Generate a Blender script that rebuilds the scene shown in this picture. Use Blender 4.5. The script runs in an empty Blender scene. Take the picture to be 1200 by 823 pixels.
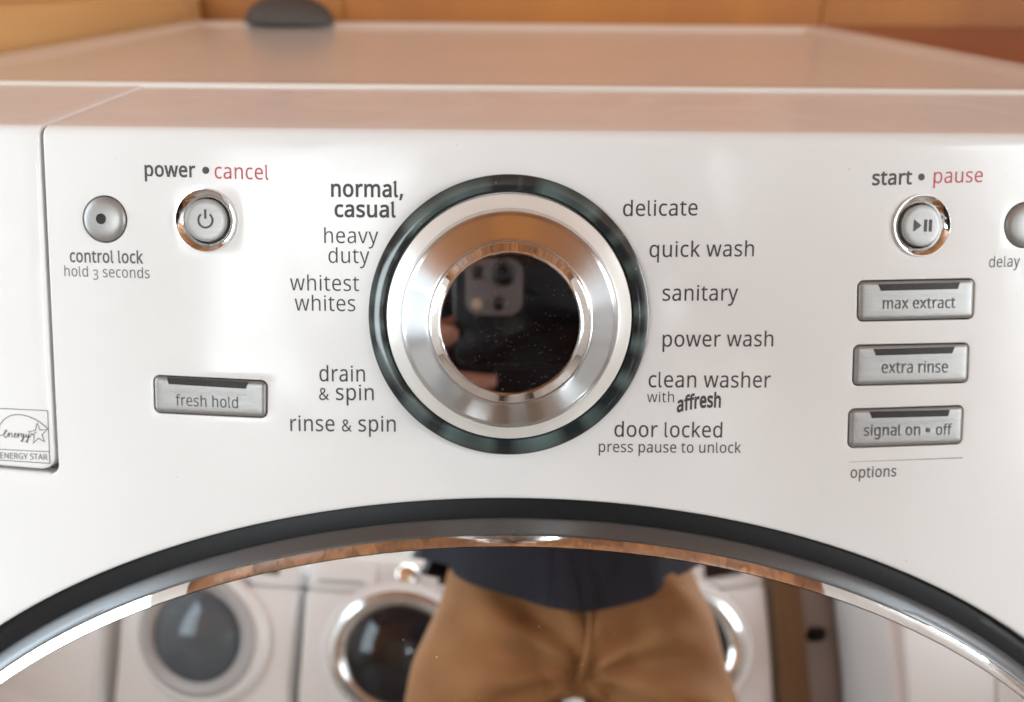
import bpy, bmesh, math, random
from mathutils import Vector, Matrix
random.seed(7)
sc = bpy.context.scene
COL = sc.collection
R = math.radians

# ------------------------------------------------------------------ camera
F, PITCH, YAW, ROLL = 950.0, 25.4, -0.72, 0.6          # focal length in px of a 1200 px wide frame
CAM = Vector((0, 0, 1.02))
_p, _y, _r = R(PITCH), R(-YAW), R(ROLL)
FW = Vector((math.sin(_y)*math.cos(_p), math.cos(_y)*math.cos(_p), -math.sin(_p)))
_rt = Vector((math.cos(_y), -math.sin(_y), 0)); _up = _rt.cross(FW)
RT = math.cos(_r)*_rt + math.sin(_r)*_up; UP = math.cos(_r)*_up - math.sin(_r)*_rt
cd = bpy.data.cameras.new('camera'); co = bpy.data.objects.new('camera', cd); COL.objects.link(co)
co.matrix_world = Matrix((RT, UP, -FW)).transposed().to_4x4(); co.location = CAM
cd.sensor_width = 36; cd.sensor_fit = 'HORIZONTAL'; cd.lens = F/1200*36
cd.clip_start = .001; cd.clip_end = 50
cd.dof.use_dof = True; cd.dof.focus_distance = .30; cd.dof.aperture_fstop = 5.8
sc.camera = co
sc.render.engine = 'CYCLES'
sc.cycles.use_denoising = True
sc.cycles.max_bounces = 10; sc.cycles.diffuse_bounces = 5; sc.cycles.glossy_bounces = 8
sc.cycles.sample_clamp_indirect = 6; sc.cycles.blur_glossy = .3
sc.view_settings.view_transform = 'Standard'; sc.view_settings.look = 'None'
sc.view_settings.exposure = 0.0; sc.view_settings.gamma = 1
w = bpy.data.worlds.new('World'); sc.world = w; w.use_nodes = True
w.node_tree.nodes['Background'].inputs[0].default_value = (.8, .85, 1, 1)
w.node_tree.nodes['Background'].inputs[1].default_value = .02

def area(name, loc, target, sx, sy, power, col):
    d = bpy.data.lights.new(name, 'AREA'); d.shape = 'RECTANGLE'; d.size = sx; d.size_y = sy
    d.energy = power; d.color = col
    o = bpy.data.objects.new(name, d); COL.objects.link(o); o.location = loc
    o.rotation_euler = (Vector(target)-Vector(loc)).to_track_quat('-Z', 'Y').to_euler()
    return o
# daylight through the left and rear windows; the two right-hand lamps are added fill
area('window_light', (-2.13, .42, 1.28), (0, .42, 1.20), 1.12, 1.6, 42, (.76, .90, 1.0))
area('right_fill_light', (2.13, -1.08, 1.45), (0, -1.08, 1.40), 1.3, 1.3, 70, (.86, .94, .97))  # added fill, brightens the right side of the panel
area('corner_fill_light', (2.13, .76, 1.25), (0, .76, 1.10), .44, 1.5, 22, (.80, .92, 1.0))  # added fill, brightens the fronts of the opposite washers
area('rear_window_light', (.2, -2.13, 1.78), (.2, 0, 1.60), 3.5, .95, 117, (.82, .93, .97))

# ------------------------------------------------------------------ materials
def nmat(name):
    m = bpy.data.materials.new(name); m.use_nodes = True
    nt = m.node_tree; return m, nt, nt.nodes['Principled BSDF']
def N(nt, t, **kw):
    n = nt.nodes.new(t)
    for k, v in kw.items():
        if k in n.inputs: n.inputs[k].default_value = v
        else: setattr(n, k, v)
    return n
def mat(name, col, rough=.4, metal=0., bump=0, bscale=200, var=0, vscale=8, coat=0, stretch=(1, 1, 1), spec=None):
    m, nt, b = nmat(name)
    b.inputs['Base Color'].default_value = (*col, 1); b.inputs['Roughness'].default_value = rough
    b.inputs['Metallic'].default_value = metal; b.inputs['Coat Weight'].default_value = coat
    b.inputs['Coat Roughness'].default_value = .05
    if spec is not None: b.inputs['Specular IOR Level'].default_value = spec
    if bump or var:
        tc = N(nt, 'ShaderNodeTexCoord'); mp = N(nt, 'ShaderNodeMapping'); mp.inputs['Scale'].default_value = stretch
        nt.links.new(tc.outputs['Object'], mp.inputs[0])
    if bump:
        n = N(nt, 'ShaderNodeTexNoise', Scale=bscale, Detail=3.); nt.links.new(mp.outputs[0], n.inputs['Vector'])
        bp = N(nt, 'ShaderNodeBump', Strength=bump, Distance=.001)
        nt.links.new(n.outputs['Fac'], bp.inputs['Height']); nt.links.new(bp.outputs[0], b.inputs['Normal'])
    if var:
        n = N(nt, 'ShaderNodeTexNoise', Scale=vscale, Detail=4.); nt.links.new(mp.outputs[0], n.inputs['Vector'])
        cr = N(nt, 'ShaderNodeValToRGB')
        cr.color_ramp.elements[0].color = (*[c*(1-var) for c in col], 1); cr.color_ramp.elements[1].color = (*[min(1, c*(1+var)) for c in col], 1)
        cr.color_ramp.elements[0].position = .3; cr.color_ramp.elements[1].position = .7
        nt.links.new(n.outputs['Fac'], cr.inputs[0]); nt.links.new(cr.outputs[0], b.inputs['Base Color'])
    return m
def add_specks(m, scale, thresh, col, amount=1., rough=.6, metal_off=False):
    """small dust specks, each with a size of its own, mixed over the base colour"""
    nt = m.node_tree; b = nt.nodes['Principled BSDF']
    tc = N(nt, 'ShaderNodeTexCoord')
    v = N(nt, 'ShaderNodeTexVoronoi', Scale=scale); nt.links.new(tc.outputs['Object'], v.inputs['Vector'])
    wn = N(nt, 'ShaderNodeTexWhiteNoise'); nt.links.new(v.outputs['Color'], wn.inputs['Vector'])
    sz = N(nt, 'ShaderNodeMath', operation='POWER'); nt.links.new(wn.outputs['Value'], sz.inputs[0]); sz.inputs[1].default_value = 6
    th = N(nt, 'ShaderNodeMath', operation='MULTIPLY'); nt.links.new(sz.outputs[0], th.inputs[0]); th.inputs[1].default_value = thresh
    lt = N(nt, 'ShaderNodeMath', operation='LESS_THAN'); nt.links.new(v.outputs['Distance'], lt.inputs[0]); nt.links.new(th.outputs[0], lt.inputs[1])
    am = N(nt, 'ShaderNodeMath', operation='MULTIPLY'); nt.links.new(lt.outputs[0], am.inputs[0]); am.inputs[1].default_value = amount
    mx = N(nt, 'ShaderNodeMix', data_type='RGBA')
    src = b.inputs['Base Color']
    if src.is_linked: nt.links.new(src.links[0].from_socket, mx.inputs[6])
    else: mx.inputs[6].default_value = src.default_value
    mx.inputs[7].default_value = (*col, 1)
    nt.links.new(am.outputs[0], mx.inputs[0]); nt.links.new(mx.outputs[2], b.inputs['Base Color'])
    for nm, to in (('Metallic', 0.), ('Roughness', rough)):
        if nm == 'Metallic' and not metal_off: continue
        mr = N(nt, 'ShaderNodeMapRange'); nt.links.new(am.outputs[0], mr.inputs[0])
        mr.inputs[3].default_value = b.inputs[nm].default_value; mr.inputs[4].default_value = to
        nt.links.new(mr.outputs[0], b.inputs[nm])
def wood(name, c1, c2, scale=3, stretch=(1, 1, 14), rough=.45, coat=0.):
    m, nt, b = nmat(name)
    tc = N(nt, 'ShaderNodeTexCoord'); mp = N(nt, 'ShaderNodeMapping'); mp.inputs['Scale'].default_value = stretch
    oi = N(nt, 'ShaderNodeObjectInfo'); ad = N(nt, 'ShaderNodeVectorMath', operation='ADD')
    nt.links.new(tc.outputs['Object'], ad.inputs[0]); nt.links.new(oi.outputs['Random'], ad.inputs[1])
    nt.links.new(ad.outputs[0], mp.inputs[0])
    n = N(nt, 'ShaderNodeTexNoise', Scale=scale, Detail=6., Distortion=.6); nt.links.new(mp.outputs[0], n.inputs['Vector'])
    cr = N(nt, 'ShaderNodeValToRGB'); cr.color_ramp.elements[0].color = (*c1, 1); cr.color_ramp.elements[1].color = (*c2, 1)
    cr.color_ramp.elements[0].position = .3; cr.color_ramp.elements[1].position = .72
    nt.links.new(n.outputs['Fac'], cr.inputs[0])
    hs = N(nt, 'ShaderNodeHueSaturation'); mr = N(nt, 'ShaderNodeMapRange')
    mr.inputs[3].default_value = .72; mr.inputs[4].default_value = 1.25
    nt.links.new(oi.outputs['Random'], mr.inputs[0]); nt.links.new(mr.outputs[0], hs.inputs['Value'])
    nt.links.new(cr.outputs[0], hs.inputs['Color']); nt.links.new(hs.outputs[0], b.inputs['Base Color'])
    b.inputs['Roughness'].default_value = rough; b.inputs['Coat Weight'].default_value = coat
    return m

WHITE = mat('white_panel_plastic', (.80, .795, .79), .13, var=.012, vscale=14, bump=.02, bscale=60, spec=.4)
add_specks(WHITE, 170, .075, (.40, .35, .32), .45)
def rough_var(m, lo, hi, sc_):      # wiped, greasy and clean patches
    nt = m.node_tree; b = nt.nodes['Principled BSDF']; tc = N(nt, 'ShaderNodeTexCoord')
    n = N(nt, 'ShaderNodeTexNoise', Scale=sc_, Detail=5., Distortion=1.2); nt.links.new(tc.outputs['Object'], n.inputs['Vector'])
    mr = N(nt, 'ShaderNodeMapRange'); mr.inputs[1].default_value = .35; mr.inputs[2].default_value = .68
    mr.inputs[3].default_value = lo; mr.inputs[4].default_value = hi
    nt.links.new(n.outputs['Fac'], mr.inputs[0]); old = b.inputs['Roughness']
    for l in list(old.links): nt.links.remove(l)
    nt.links.new(mr.outputs[0], old)
rough_var(WHITE, .08, .22, 16)
ENAMEL = mat('white_enamel_lid', (.74, .68, .62), .15, bump=.06, bscale=900, var=.02, vscale=9)
add_specks(ENAMEL, 120, .06, (.9, .88, .85), .4)
INK = mat('dark_grey_ink', (.055, .050, .054), .55)
INKL = mat('mid_grey_ink', (.10, .092, .096), .55)
REDINK = mat('red_ink', (.50, .065, .085), .5)
INKFADE = mat('pale_grey_ink', (.30, .27, .26), .5)
SILVER = mat('brushed_silver_paint', (.35, .342, .332), .42, .55, bump=.05, bscale=1200, var=.035, vscale=700, stretch=(.05, 1, 1))
CHROME = mat('chrome', (.86, .85, .84), .045, 1.)
CHROMEW = mat('rippled_chrome', (.86, .85, .84), .05, 1., bump=.7, bscale=34)
MIRROR = mat('mirror_door', (.94, .945, .95), .016, 1., bump=.55, bscale=4.5)
add_specks(MIRROR, 260, .07, (.9, .9, .88), .6, .7, True)
BLACK = mat('black_rubber', (.008, .008, .009), .45, bump=.08, bscale=300, spec=.25)
GREYTRIM = mat('satin_grey_trim', (.17, .17, .172), .36, .75, bump=.06, bscale=700)
add_specks(GREYTRIM, 260, .10, (.42, .42, .42), .6)
GAP = mat('shadow_gap_plastic', (.05, .048, .046), .6)
DARKWIN = mat('dark_indicator_plastic', (.022, .018, .017), .4, var=.3, vscale=900, spec=.25)
BLACKCAP = mat('black_mirror_cap', (.56, .54, .56), .025, 1.)
add_specks(BLACKCAP, 1900, .28, (.26, .26, .29), .28, .7, True)

# ------------------------------------------------------------------ object helpers
def link(name, me, parent=None, m=None, smooth=True, kind=None, label=None):
    o = bpy.data.objects.new(name, me); COL.objects.link(o)
    if m: me.materials.append(m)
    if smooth:
        for p in me.polygons: p.use_smooth = True
    if parent:
        o.parent = parent; o.matrix_parent_inverse = root_mat(parent).inverted()
    if kind: o['kind'] = kind
    if label: o['label'] = label
    return o
def root_mat(o):
    if o.parent is None: return Matrix.LocRotScale(o.location, o.rotation_euler, o.scale)
    return root_mat(o.parent) @ o.matrix_parent_inverse @ Matrix.LocRotScale(o.location, o.rotation_euler, o.scale)
def pymesh(name, vs, fs):
    me = bpy.data.meshes.new(name); me.from_pydata([tuple(v) for v in vs], [], fs); me.update(); return me
def fixn(me):
    bm = bmesh.new(); bm.from_mesh(me); bmesh.ops.remove_doubles(bm, verts=bm.verts, dist=1e-6)
    bmesh.ops.recalc_face_normals(bm, faces=bm.faces); bm.to_mesh(me); bm.free(); return me
def sharp(me, ang=35):
    me.set_sharp_from_angle(angle=R(ang)); return me
def thing(name, label, cat, loc, group=None):
    o = bpy.data.objects.new(name, None); COL.objects.link(o); o.location = loc; o.empty_display_size = .05
    o['label'] = label; o['category'] = cat
    if group: o['group'] = group
    return o
def tag(o, label, cat, group=None):
    o['label'] = label; o['category'] = cat
    if group: o['group'] = group
    return o
def box(name, lo, hi, m, parent=None, bev=.004, seg=2, kind=None):
    bm = bmesh.new(); bmesh.ops.create_cube(bm, size=1)
    for v in bm.verts: v.co = Vector([lo[i] + (v.co[i]+.5)*(hi[i]-lo[i]) for i in range(3)])
    if bev: bmesh.ops.bevel(bm, geom=bm.edges, offset=bev, segments=seg, profile=.6, affect='EDGES')
    me = bpy.data.meshes.new(name); bm.to_mesh(me); bm.free(); sharp(me)
    return link(name, me, parent, m, kind=kind)
def loops_mesh(name, loops, closed=True, cap=False, cap0=False):
    n = len(loops[0]); vs = [p for L in loops for p in L]; fs = []
    for k in range(len(loops)-1):
        for i in range(n if closed else n-1):
            j = (i+1) % n; fs.append((k*n+i, k*n+j, (k+1)*n+j, (k+1)*n+i))
    if cap:
        c = sum((Vector(p) for p in loops[-1]), Vector())/n; vs.append(c); b = (len(loops)-1)*n
        for i in range(n): fs.append((b+i, b+(i+1) % n, len(vs)-1))
    if cap0:
        c = sum((Vector(p) for p in loops[0]), Vector())/n; vs.append(c)
        for i in range(n): fs.append(((i+1) % n, i, len(vs)-1))
    return pymesh(name, vs, fs)

# ------------------------------------------------------------------ the bowed, leaning washer front
LEAN, RB, RV, VA, D0 = R(20), 1.35, 1.05, -.09, .315
X = Vector((1, 0, 0)); V = Vector((0, math.sin(LEAN), math.cos(LEAN))); NN = Vector((0, -math.cos(LEAN), math.sin(LEAN)))
def ray(px, py): return FW*F + RT*(px-600) - UP*(py-411.5)
_t = ray(596.6, 371); K = CAM + _t*(D0/-(_t.dot(NN)))              # centre of the dial on the panel
def off(u, v): return -u*u/(2*RB) - max(0, VA-v)**2/(2*RV)
def S(u, v, h=0.): return K + X*u + V*v + NN*(off(u, v)+h)
def SN(u): return (NN + X*(u/RB)).normalized()
def at(px, py, h=0.):
    """where the sight line of the photograph's pixel meets the panel: (u across, v up the slope)"""
    r = ray(px, py); u = v = 0.
    for _ in range(12):
        t = ((K-CAM+NN*(off(u, v)+h)).dot(NN))/r.dot(NN); q = r*t-(K-CAM); u, v = q.x, q.dot(V)
    return u, v

WM = thing('washing_machine', 'white front loading washing machine with chrome dial and mirrored round door', 'washing machine', (K.x, .62, 0))
U0, U1 = -.343, .343
SEAM = -.1842
YB, ZB = .430, CAM.z-.0568
VCR = .0705
def crease(u): return VCR + .07*u*u
def column_top(u, h=0., nb=7):
    """from the back of the band, over the crease, to the top of the slope"""
    c = S(u, crease(u)); b = Vector((u+K.x, YB, ZB)); e = (b-c).normalized(); a = .0045
    n2 = Vector((0, -e.z, e.y)) if e.y > 0 else NN
    P = [b+(c+e*a-b)*(i/nb) for i in range(nb)]
    p0, p2 = c+e*a, S(u, crease(u)-a)
    for i in range(9):
        t = i/8; P.append(p0*(1-t)**2 + c*2*t*(1-t) + p2*t*t)
    return P
VM = -.066
AE, BE, CV = .335, .261, -.0725-.261
def ell(phi, o): return (AE-1.35*o)*math.cos(phi), CV+(BE-o)*math.sin(phi)
def rows(u, vb, n=58):
    v0 = crease(u)-.0045
    return [v0+(vb-v0)*(i/n) for i in range(1, n+1)]
FR = .0016
def fillet_extrude(bm, path_vs, out_dirs, nrm, r, depth):
    """roll an edge over: path of BMVerts, outward directions, normals"""
    prev = path_vs; st = []
    for k in range(1, 6):
        t = k/5*math.pi/2; cur = []
        for v, d, n in zip(path_vs, out_dirs, nrm): cur.append(bm.verts.new(v.co + d*(r*math.sin(t)) - n*(r*(1-math.cos(t)))))
        st.append(cur)
    st.append([bm.verts.new(v.co + d*r - n*depth) for v, d, n in zip(path_vs, out_dirs, nrm)])
    for cur in st:
        for i in range(len(cur)-1):
            try: bm.faces.new((prev[i], prev[i+1], cur[i+1], cur[i]))
            except ValueError: pass
        prev = cur

# --- outlines of everything that pierces the panel
def bil(c, s, t):
    (a, b, cc_, d) = c     # TL TR BR BL
    top = a+(b-a)*s; bot = d+(cc_-d)*s; return bot+(top-bot)*t
def rr_outline(px, inset, rad):
    C = [Vector(at(*p)) for p in px]
    wd = ((C[1]-C[0]).length+(C[2]-C[3]).length)/2; ht = ((C[0]-C[3]).length+(C[1]-C[2]).length)/2
    P = []; hw, hh = wd/2-inset, ht/2-inset; r = max(.0004, rad-inset)
    for cx, cy, a0 in ((hw-r, hh-r, 0), (-hw+r, hh-r, 90), (-hw+r, -hh+r, 180), (hw-r, -hh+r, 270)):
        for k in range(7):
            a = R(a0+15*k); P.append((cx+r*math.cos(a), cy+r*math.sin(a)))
    Q = []
    for i, (x0, y0) in enumerate(P):        # extra points along the straight edges, which follow the bow
        x1, y1 = P[(i+1) % len(P)]; n = 8 if i % 7 == 6 else 1
        for k in range(n):
            x, y = x0+(x1-x0)*k/n, y0+(y1-y0)*k/n
            q = bil(C, x/wd+.5, y/ht+.5); Q.append((q.x, q.y))
    return Q
def circ(px, py, r, n=56):
    u, v = at(px, py); return [(u+r*math.cos(2*math.pi*i/n), v+r*math.sin(2*math.pi*i/n)) for i in range(n)]
RECT = {'fresh hold': [(177.6, 437.6), (315.4, 444.4), (314.8, 492.2), (179, 485.8)],
        'max extract': [(1003.4, 327.2), (1144.4, 324.4), (1142.6, 375.8), (1002.4, 379)],
        'extra rinse': [(998.6, 402.6), (1138, 399.8), (1136, 450.6), (997, 454.4)],
        'signal on off': [(992.8, 477.6), (1131.4, 473.2), (1129, 522.4), (991.4, 527.2)]}
RR0 = .0032
HOLES = [rr_outline(c, .0002, RR0) for c in RECT.values()] + [circ(122.6, 257.0, .0096), circ(1201, 264.0, .0096), circ(241.8, 258.4, .0126), circ(1079.4, 264.6, .0126)]

# --- fascia (everything but the drawer front)
def drawer_bottom(u): return VBOT + (u-SEAM)*VSL
_b0, _b1 = at(0, 549.6), at(57.8, 554.6)
VSL = (_b1[1]-_b0[1])/(_b1[0]-_b0[0]); VBOT = _b1[1] + (SEAM-_b1[0])*VSL
bm = bmesh.new()
ru = SEAM+FR
us = [ru, ru+.003, ru+.008] + [ru+.008+(U1-ru-.008)*i/136 for i in range(1, 137)]
grid = []; HR = []
for u in us:
    P = column_top(u) + [S(u, v) for v in rows(u, VM)]
    grid.append([bm.verts.new(p) for p in P])
for i in range(len(us)-1):
    for j in range(len(grid[0])-1): bm.faces.new((grid[i][j], grid[i+1][j], grid[i+1][j+1], grid[i][j+1]))
def uvof(p): return p.x-K.x, (p-K).dot(V)
for H in HOLES:                     # cut each button's opening and sew its rim to the surrounding cells
    a0, a1 = min(p[0] for p in H)-.0004, max(p[0] for p in H)+.0004; b0, b1 = min(p[1] for p in H)-.0004, max(p[1] for p in H)+.0004
    sel = []
    for f in bm.faces:
        q = [uvof(v.co) for v in f.verts]
        if f.calc_center_median().y > .36: continue
        if max(x[0] for x in q) > a0 and min(x[0] for x in q) < a1 and max(x[1] for x in q) > b0 and min(x[1] for x in q) < b1: sel.append(f)
    ss = set(sel); be = [e for f in sel for e in f.edges if sum(1 for g in e.link_faces if g in ss) == 1]
    bmesh.ops.delete(bm, geom=sel, context='FACES_ONLY')
    loose = [e for e in bm.edges if not e.link_faces and e not in set(be)]
    cv_ = [bm.verts.new(S(*p)) for p in H]; ce = [bm.edges.new((cv_[i], cv_[(i+1) % len(cv_)])) for i in range(len(cv_))]
    bmesh.ops.delete(bm, geom=[e for e in loose], context='EDGES')
    bmesh.ops.bridge_loops(bm, edges=list(dict.fromkeys(be))+ce)
    n_ = len(cv_); od_ = []
    for i in range(n_):
        t_ = (cv_[(i+1) % n_].co-cv_[i-1].co).normalized(); d_ = SN(H[i][0]).cross(t_).normalized()
        cen = S(sum(p[0] for p in H)/n_, sum(p[1] for p in H)/n_)
        od_.append(d_ if d_.dot(cen-cv_[i].co) > 0 else -d_)
    HR.append((cv_+cv_[:1], od_+od_[:1], [SN(p[0]) for p in H]+[SN(H[0][0])]))
# lower block: from v=VM (or the drawer's lower edge) to the door opening, all across
usl = [U0+(ru-U0)*i/26 for i in range(27)]
def arch(u):
    a, b = AE+1.35*FR, BE+FR
    return CV + b*math.sqrt(max(0, 1-(u/a)**2))
low = []
allu = usl[:-1]+us
for u in allu:
    top = VM if u >= ru-1e-9 else drawer_bottom(u)-FR
    av = arch(u); L = []
    for k in range(13):
        t = k/12; t = t**.8; v = top+(av-top)*t
        L.append(bm.verts.new(S(u, v)))
    low.append(L)
for i in range(len(allu)-1):
    for k in range(12): bm.faces.new((low[i][k], low[i+1][k], low[i+1][k+1], low[i][k+1]))
# below the door
blo = []
for u in allu:
    av = 2*CV-arch(u); blo.append([bm.verts.new(S(u, av+(-.80-av)*k/14)) for k in range(15)])
for i in range(len(allu)-1):
    for k in range(14): bm.faces.new((blo[i][k], blo[i+1][k], blo[i+1][k+1], blo[i][k+1]))
# side returns of the front, back to the cabinet
for colv in (grid[-1], low[-1], blo[-1], low[0], blo[0]):
    q = [bm.verts.new(Vector((v.co.x, .42, v.co.z))) for v in colv]
    for k in range(len(q)-1):
        if colv[k].co.y < .419: bm.faces.new((colv[k], colv[k+1], q[k+1], q[k]))
# rolled lip of the door opening
for L, sgn in ((low, 1), (blo, -1)):
    idx = [i for i, u in enumerate(allu) if abs(u) < AE]
    pv = [L[i][-1 if sgn > 0 else 0] for i in idx]; od = []; nr = []
    for i in idx:
        u = allu[i]; g = Vector((u/(AE*AE), 0)); vv = (arch(u)-CV)/(BE*BE)*sgn
        l = math.hypot(u/AE**2, vv); od.append((X*(-u/AE**2) + V*(-vv))/l); nr.append(SN(u))
    fillet_extrude(bm, pv, od, nr, FR, .012)
# rolled lip along the drawer seam, with a rounded inner corner
RC = .0055
gj = [j for j in range(len(grid[0]))]
path, od, nr = [], [], []
vlow = drawer_bottom(ru)-FR
for j in gj:
    co_ = grid[0][j].co; v_ = (co_-K).dot(V)
    if co_.y < .40 and v_ < vlow+RC+.0002 and j > 16: continue
    path.append(grid[0][j]); od.append(Vector((-1, 0, 0)))
    t = min(1, max(0, (j-7)/8)); nr.append((Vector((0, 0, 1))*(1-t)+NN*t).normalized())
cc = (ru-RC, vlow+RC); arc = []
for k in range(0, 8):
    a = -k/7*math.pi/2; uu, vv = cc[0]+RC*math.cos(a), cc[1]+RC*math.sin(a)
    bv = bm.verts.new(S(uu, vv)); arc.append(bv); path.append(bv); od.append((X*(-math.cos(a)) + V*(-math.sin(a)))); nr.append(SN(uu))
corner = bm.verts.new(S(ru, vlow))
for k in range(7): bm.faces.new((arc[k], arc[k+1], corner))
# strip between block A's left column and the corner where rows do not meet exactly
rest = [grid[0][j] for j in gj if grid[0][j] not in path]
if rest:
    lowest = low[len(usl)-1][0]
for i in range(len(usl)-2, -1, -1):
    u = usl[i]
    if u > cc[0]: continue
    path.append(low[i][0]); od.append(V); nr.append(SN(u))
fillet_extrude(bm, path, od, nr, FR, .009)
for h_ in HR: fillet_extrude(bm, *h_, .00035, .0036)
# join the lower block's step under the corner
i0 = len(usl)-1
me = bpy.data.meshes.new('front_panel'); 
bmesh.ops.remove_doubles(bm, verts=bm.verts, dist=2e-6); bmesh.ops.recalc_face_normals(bm, faces=bm.faces)
bm.to_mesh(me); bm.free(); sharp(me, 40)
FASCIA = link('front_panel', me, WM, WHITE)

# --- pocket wall behind the seam, so the gap is dark
def strip_mesh(name, pts_a, pts_b): return loops_mesh(name, [pts_a, pts_b], closed=False)
pock = []
for u in (U0, SEAM-.02, SEAM+.004):
    P = column_top(u) + [S(u, v) for v in rows(u, VBOT-.006, 26)]
    pock.append([p - (Vector((0, 0, 1)) if i < 8 else NN)*.0085 for i, p in enumerate(P)])
link('drawer_pocket', fixn(loops_mesh('drawer_pocket', pock, closed=False)), WM, GAP)

# --- drawer front
GAPW = .0014
bm = bmesh.new(); rf = .0013; DR = .0045
uR = SEAM-GAPW-rf
cols = 22; G = []
tops = None
prof_n = 16+30
for j in range(prof_n):
    row = []
    for i in range(cols+1):
        s = i/cols
        if j < 16:
            u = U0+(uR-U0)*s; p = column_top(u)[j]; u_ = u
        else:
            q = (j-15)/30; q = 1-(1-q)**1.6
            vb = drawer_bottom(uR)+GAPW+rf
            uR_ = uR
            # v on the right edge, used for the corner radius
            vt = crease(uR)-.0045; v_r = vt+(vb-vt)*q; dv = v_r-vb
            if dv < DR: uR_ = uR-(DR-math.sqrt(max(0, DR*DR-(DR-dv)**2)))
            u = U0+(uR_-U0)*s; vb_u = drawer_bottom(u)+GAPW+rf; vt_u = crease(u)-.0045
            p = S(u, vt_u+(vb_u-vt_u)*q); u_ = u
        row.append(bm.verts.new(p+ (NN*.0004 if j > 15 else Vector((0, 0, .0002)))))
    G.append(row)
for j in range(prof_n-1):
    for i in range(cols): bm.faces.new((G[j][i], G[j][i+1], G[j+1][i+1], G[j+1][i]))
path = [G[j][cols] for j in range(prof_n)]; od = []; nr = []
for j in range(prof_n):
    a = path[max(0, j-1)].co; b = path[min(prof_n-1, j+1)].co; t = (b-a).normalized()
    t2 = min(1, max(0, (j-7)/8)); n = (Vector((0, 0, 1))*(1-t2)+NN*t2).normalized()
    d = n.cross(t).normalized()
    if d.x < 0 and j < prof_n-3: d = -d
    if j >= prof_n-3 and d.dot(X*.5-V) < 0: d = -d
    od.append(d); nr.append(n)
path += [G[-1][i] for i in range(cols-1, -1, -1)]; od += [-V]*cols; nr += [SN(0)]*cols
fillet_extrude(bm, path, od, nr, rf, .008)
me = bpy.data.meshes.new('detergent_drawer'); bmesh.ops.recalc_face_normals(bm, faces=bm.faces); bm.to_mesh(me); bm.free(); sharp(me, 40)
DRAWER = link('detergent_drawer', me, WM, WHITE)

# --- cabinet and lid
box('cabinet', (K.x+U0+.002, .40, .03), (K.x+U1-.002, .925, ZB-.014), ENAMEL, WM, .004)
lx0, lx1, ly0, ly1 = K.x-.3415, K.x+.3415, YB+.0018, .935
def rrect(x0, x1, y0, y1, r, z, n=6):
    P = []
    for cx, cy, a0 in ((x1-r, y1-r, 0), (x0+r, y1-r, 90), (x0+r, y0+r, 180), (x1-r, y0+r, 270)):
        for k in range(n+1):
            a = R(a0+90*k/n); P.append(Vector((cx+r*math.cos(a), cy+r*math.sin(a), z)))
    return P
zl = ZB+.0017
prof = [(0, -.022), (0, -.0019), (.0003, -.0011), (.0010, -.0003), (.0026, 0), (.020, 0), (.024, -.0006), (.030, -.0032), (.036, -.0042), (.06, -.0044), (.2, -.0046)]
LL = []
for o, dz in prof:
    yo = o if o < .019 else .0035 + (o-.0035)*.30      # narrow lip along the front
    r = max(.006, .014-o)
    LL.append(rrect(lx0+o, lx1-o, ly0+min(yo, o), ly1-o, r, zl+dz))
me = fixn(loops_mesh('lid', LL, cap=True)); sharp(me, 50); link('lid', me, WM, ENAMEL)

# ------------------------------------------------------------------ door
DOOR = bpy.data.objects.new('door', None); COL.objects.link(DOOR); DOOR.location = S(0, CV); DOOR.parent = WM
DOOR.matrix_parent_inverse = root_mat(WM).inverted(); DOOR.empty_display_size = .05
NP = 200
def ring(prof, name, m, cap=False, tilt=True):
    L = []
    for o, h, k in prof:
        P = []
        for i in range(NP):
            a = 2*math.pi*i/NP; u, v = ell(a, o)
            P.append(S(u, v, h + k*TILT*(-.092-v)))
        L.append(P)
    me = fixn(loops_mesh(name, L, cap=cap)); sharp(me, 38)
    return link(name, me, DOOR, m)
TILT = .05
ring([(-.001, -.010, 0), (.0002, -.0050, 0), (.0010, -.0040, 0), (.0045, -.0034, 0), (.0085, -.0036, 0), (.0092, -.008, 0)], 'door_gasket', BLACK)
ring([(.0086, -.009, 0), (.0086, -.0036, 0), (.0089, -.0029, .05), (.0096, -.0022, .1), (.0116, .0002, .3), (.0134, .0019, .5), (.0140, .0018, .6), (.0142, -.002, .6)], 'door_trim', GREYTRIM)
cp = []
for k in range(13):
    t = k/12; cp.append((.0136+.0042*t, .0008+.0045*(t-.2*t*t), .6+.4*t))
cp.append((.0179, .0030, 1))
ring(cp, 'chrome_trim', CHROMEW)
dm = [(.0181, .0020, 1), (.0181, .0046, 1)]
for k in range(1, 40): dm.append((.0187+(.232-.0187)*(k/39)**1.15, .0046, 1))
me_door = ring(dm, 'mirror_glass', MIRROR, cap=True)

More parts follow.
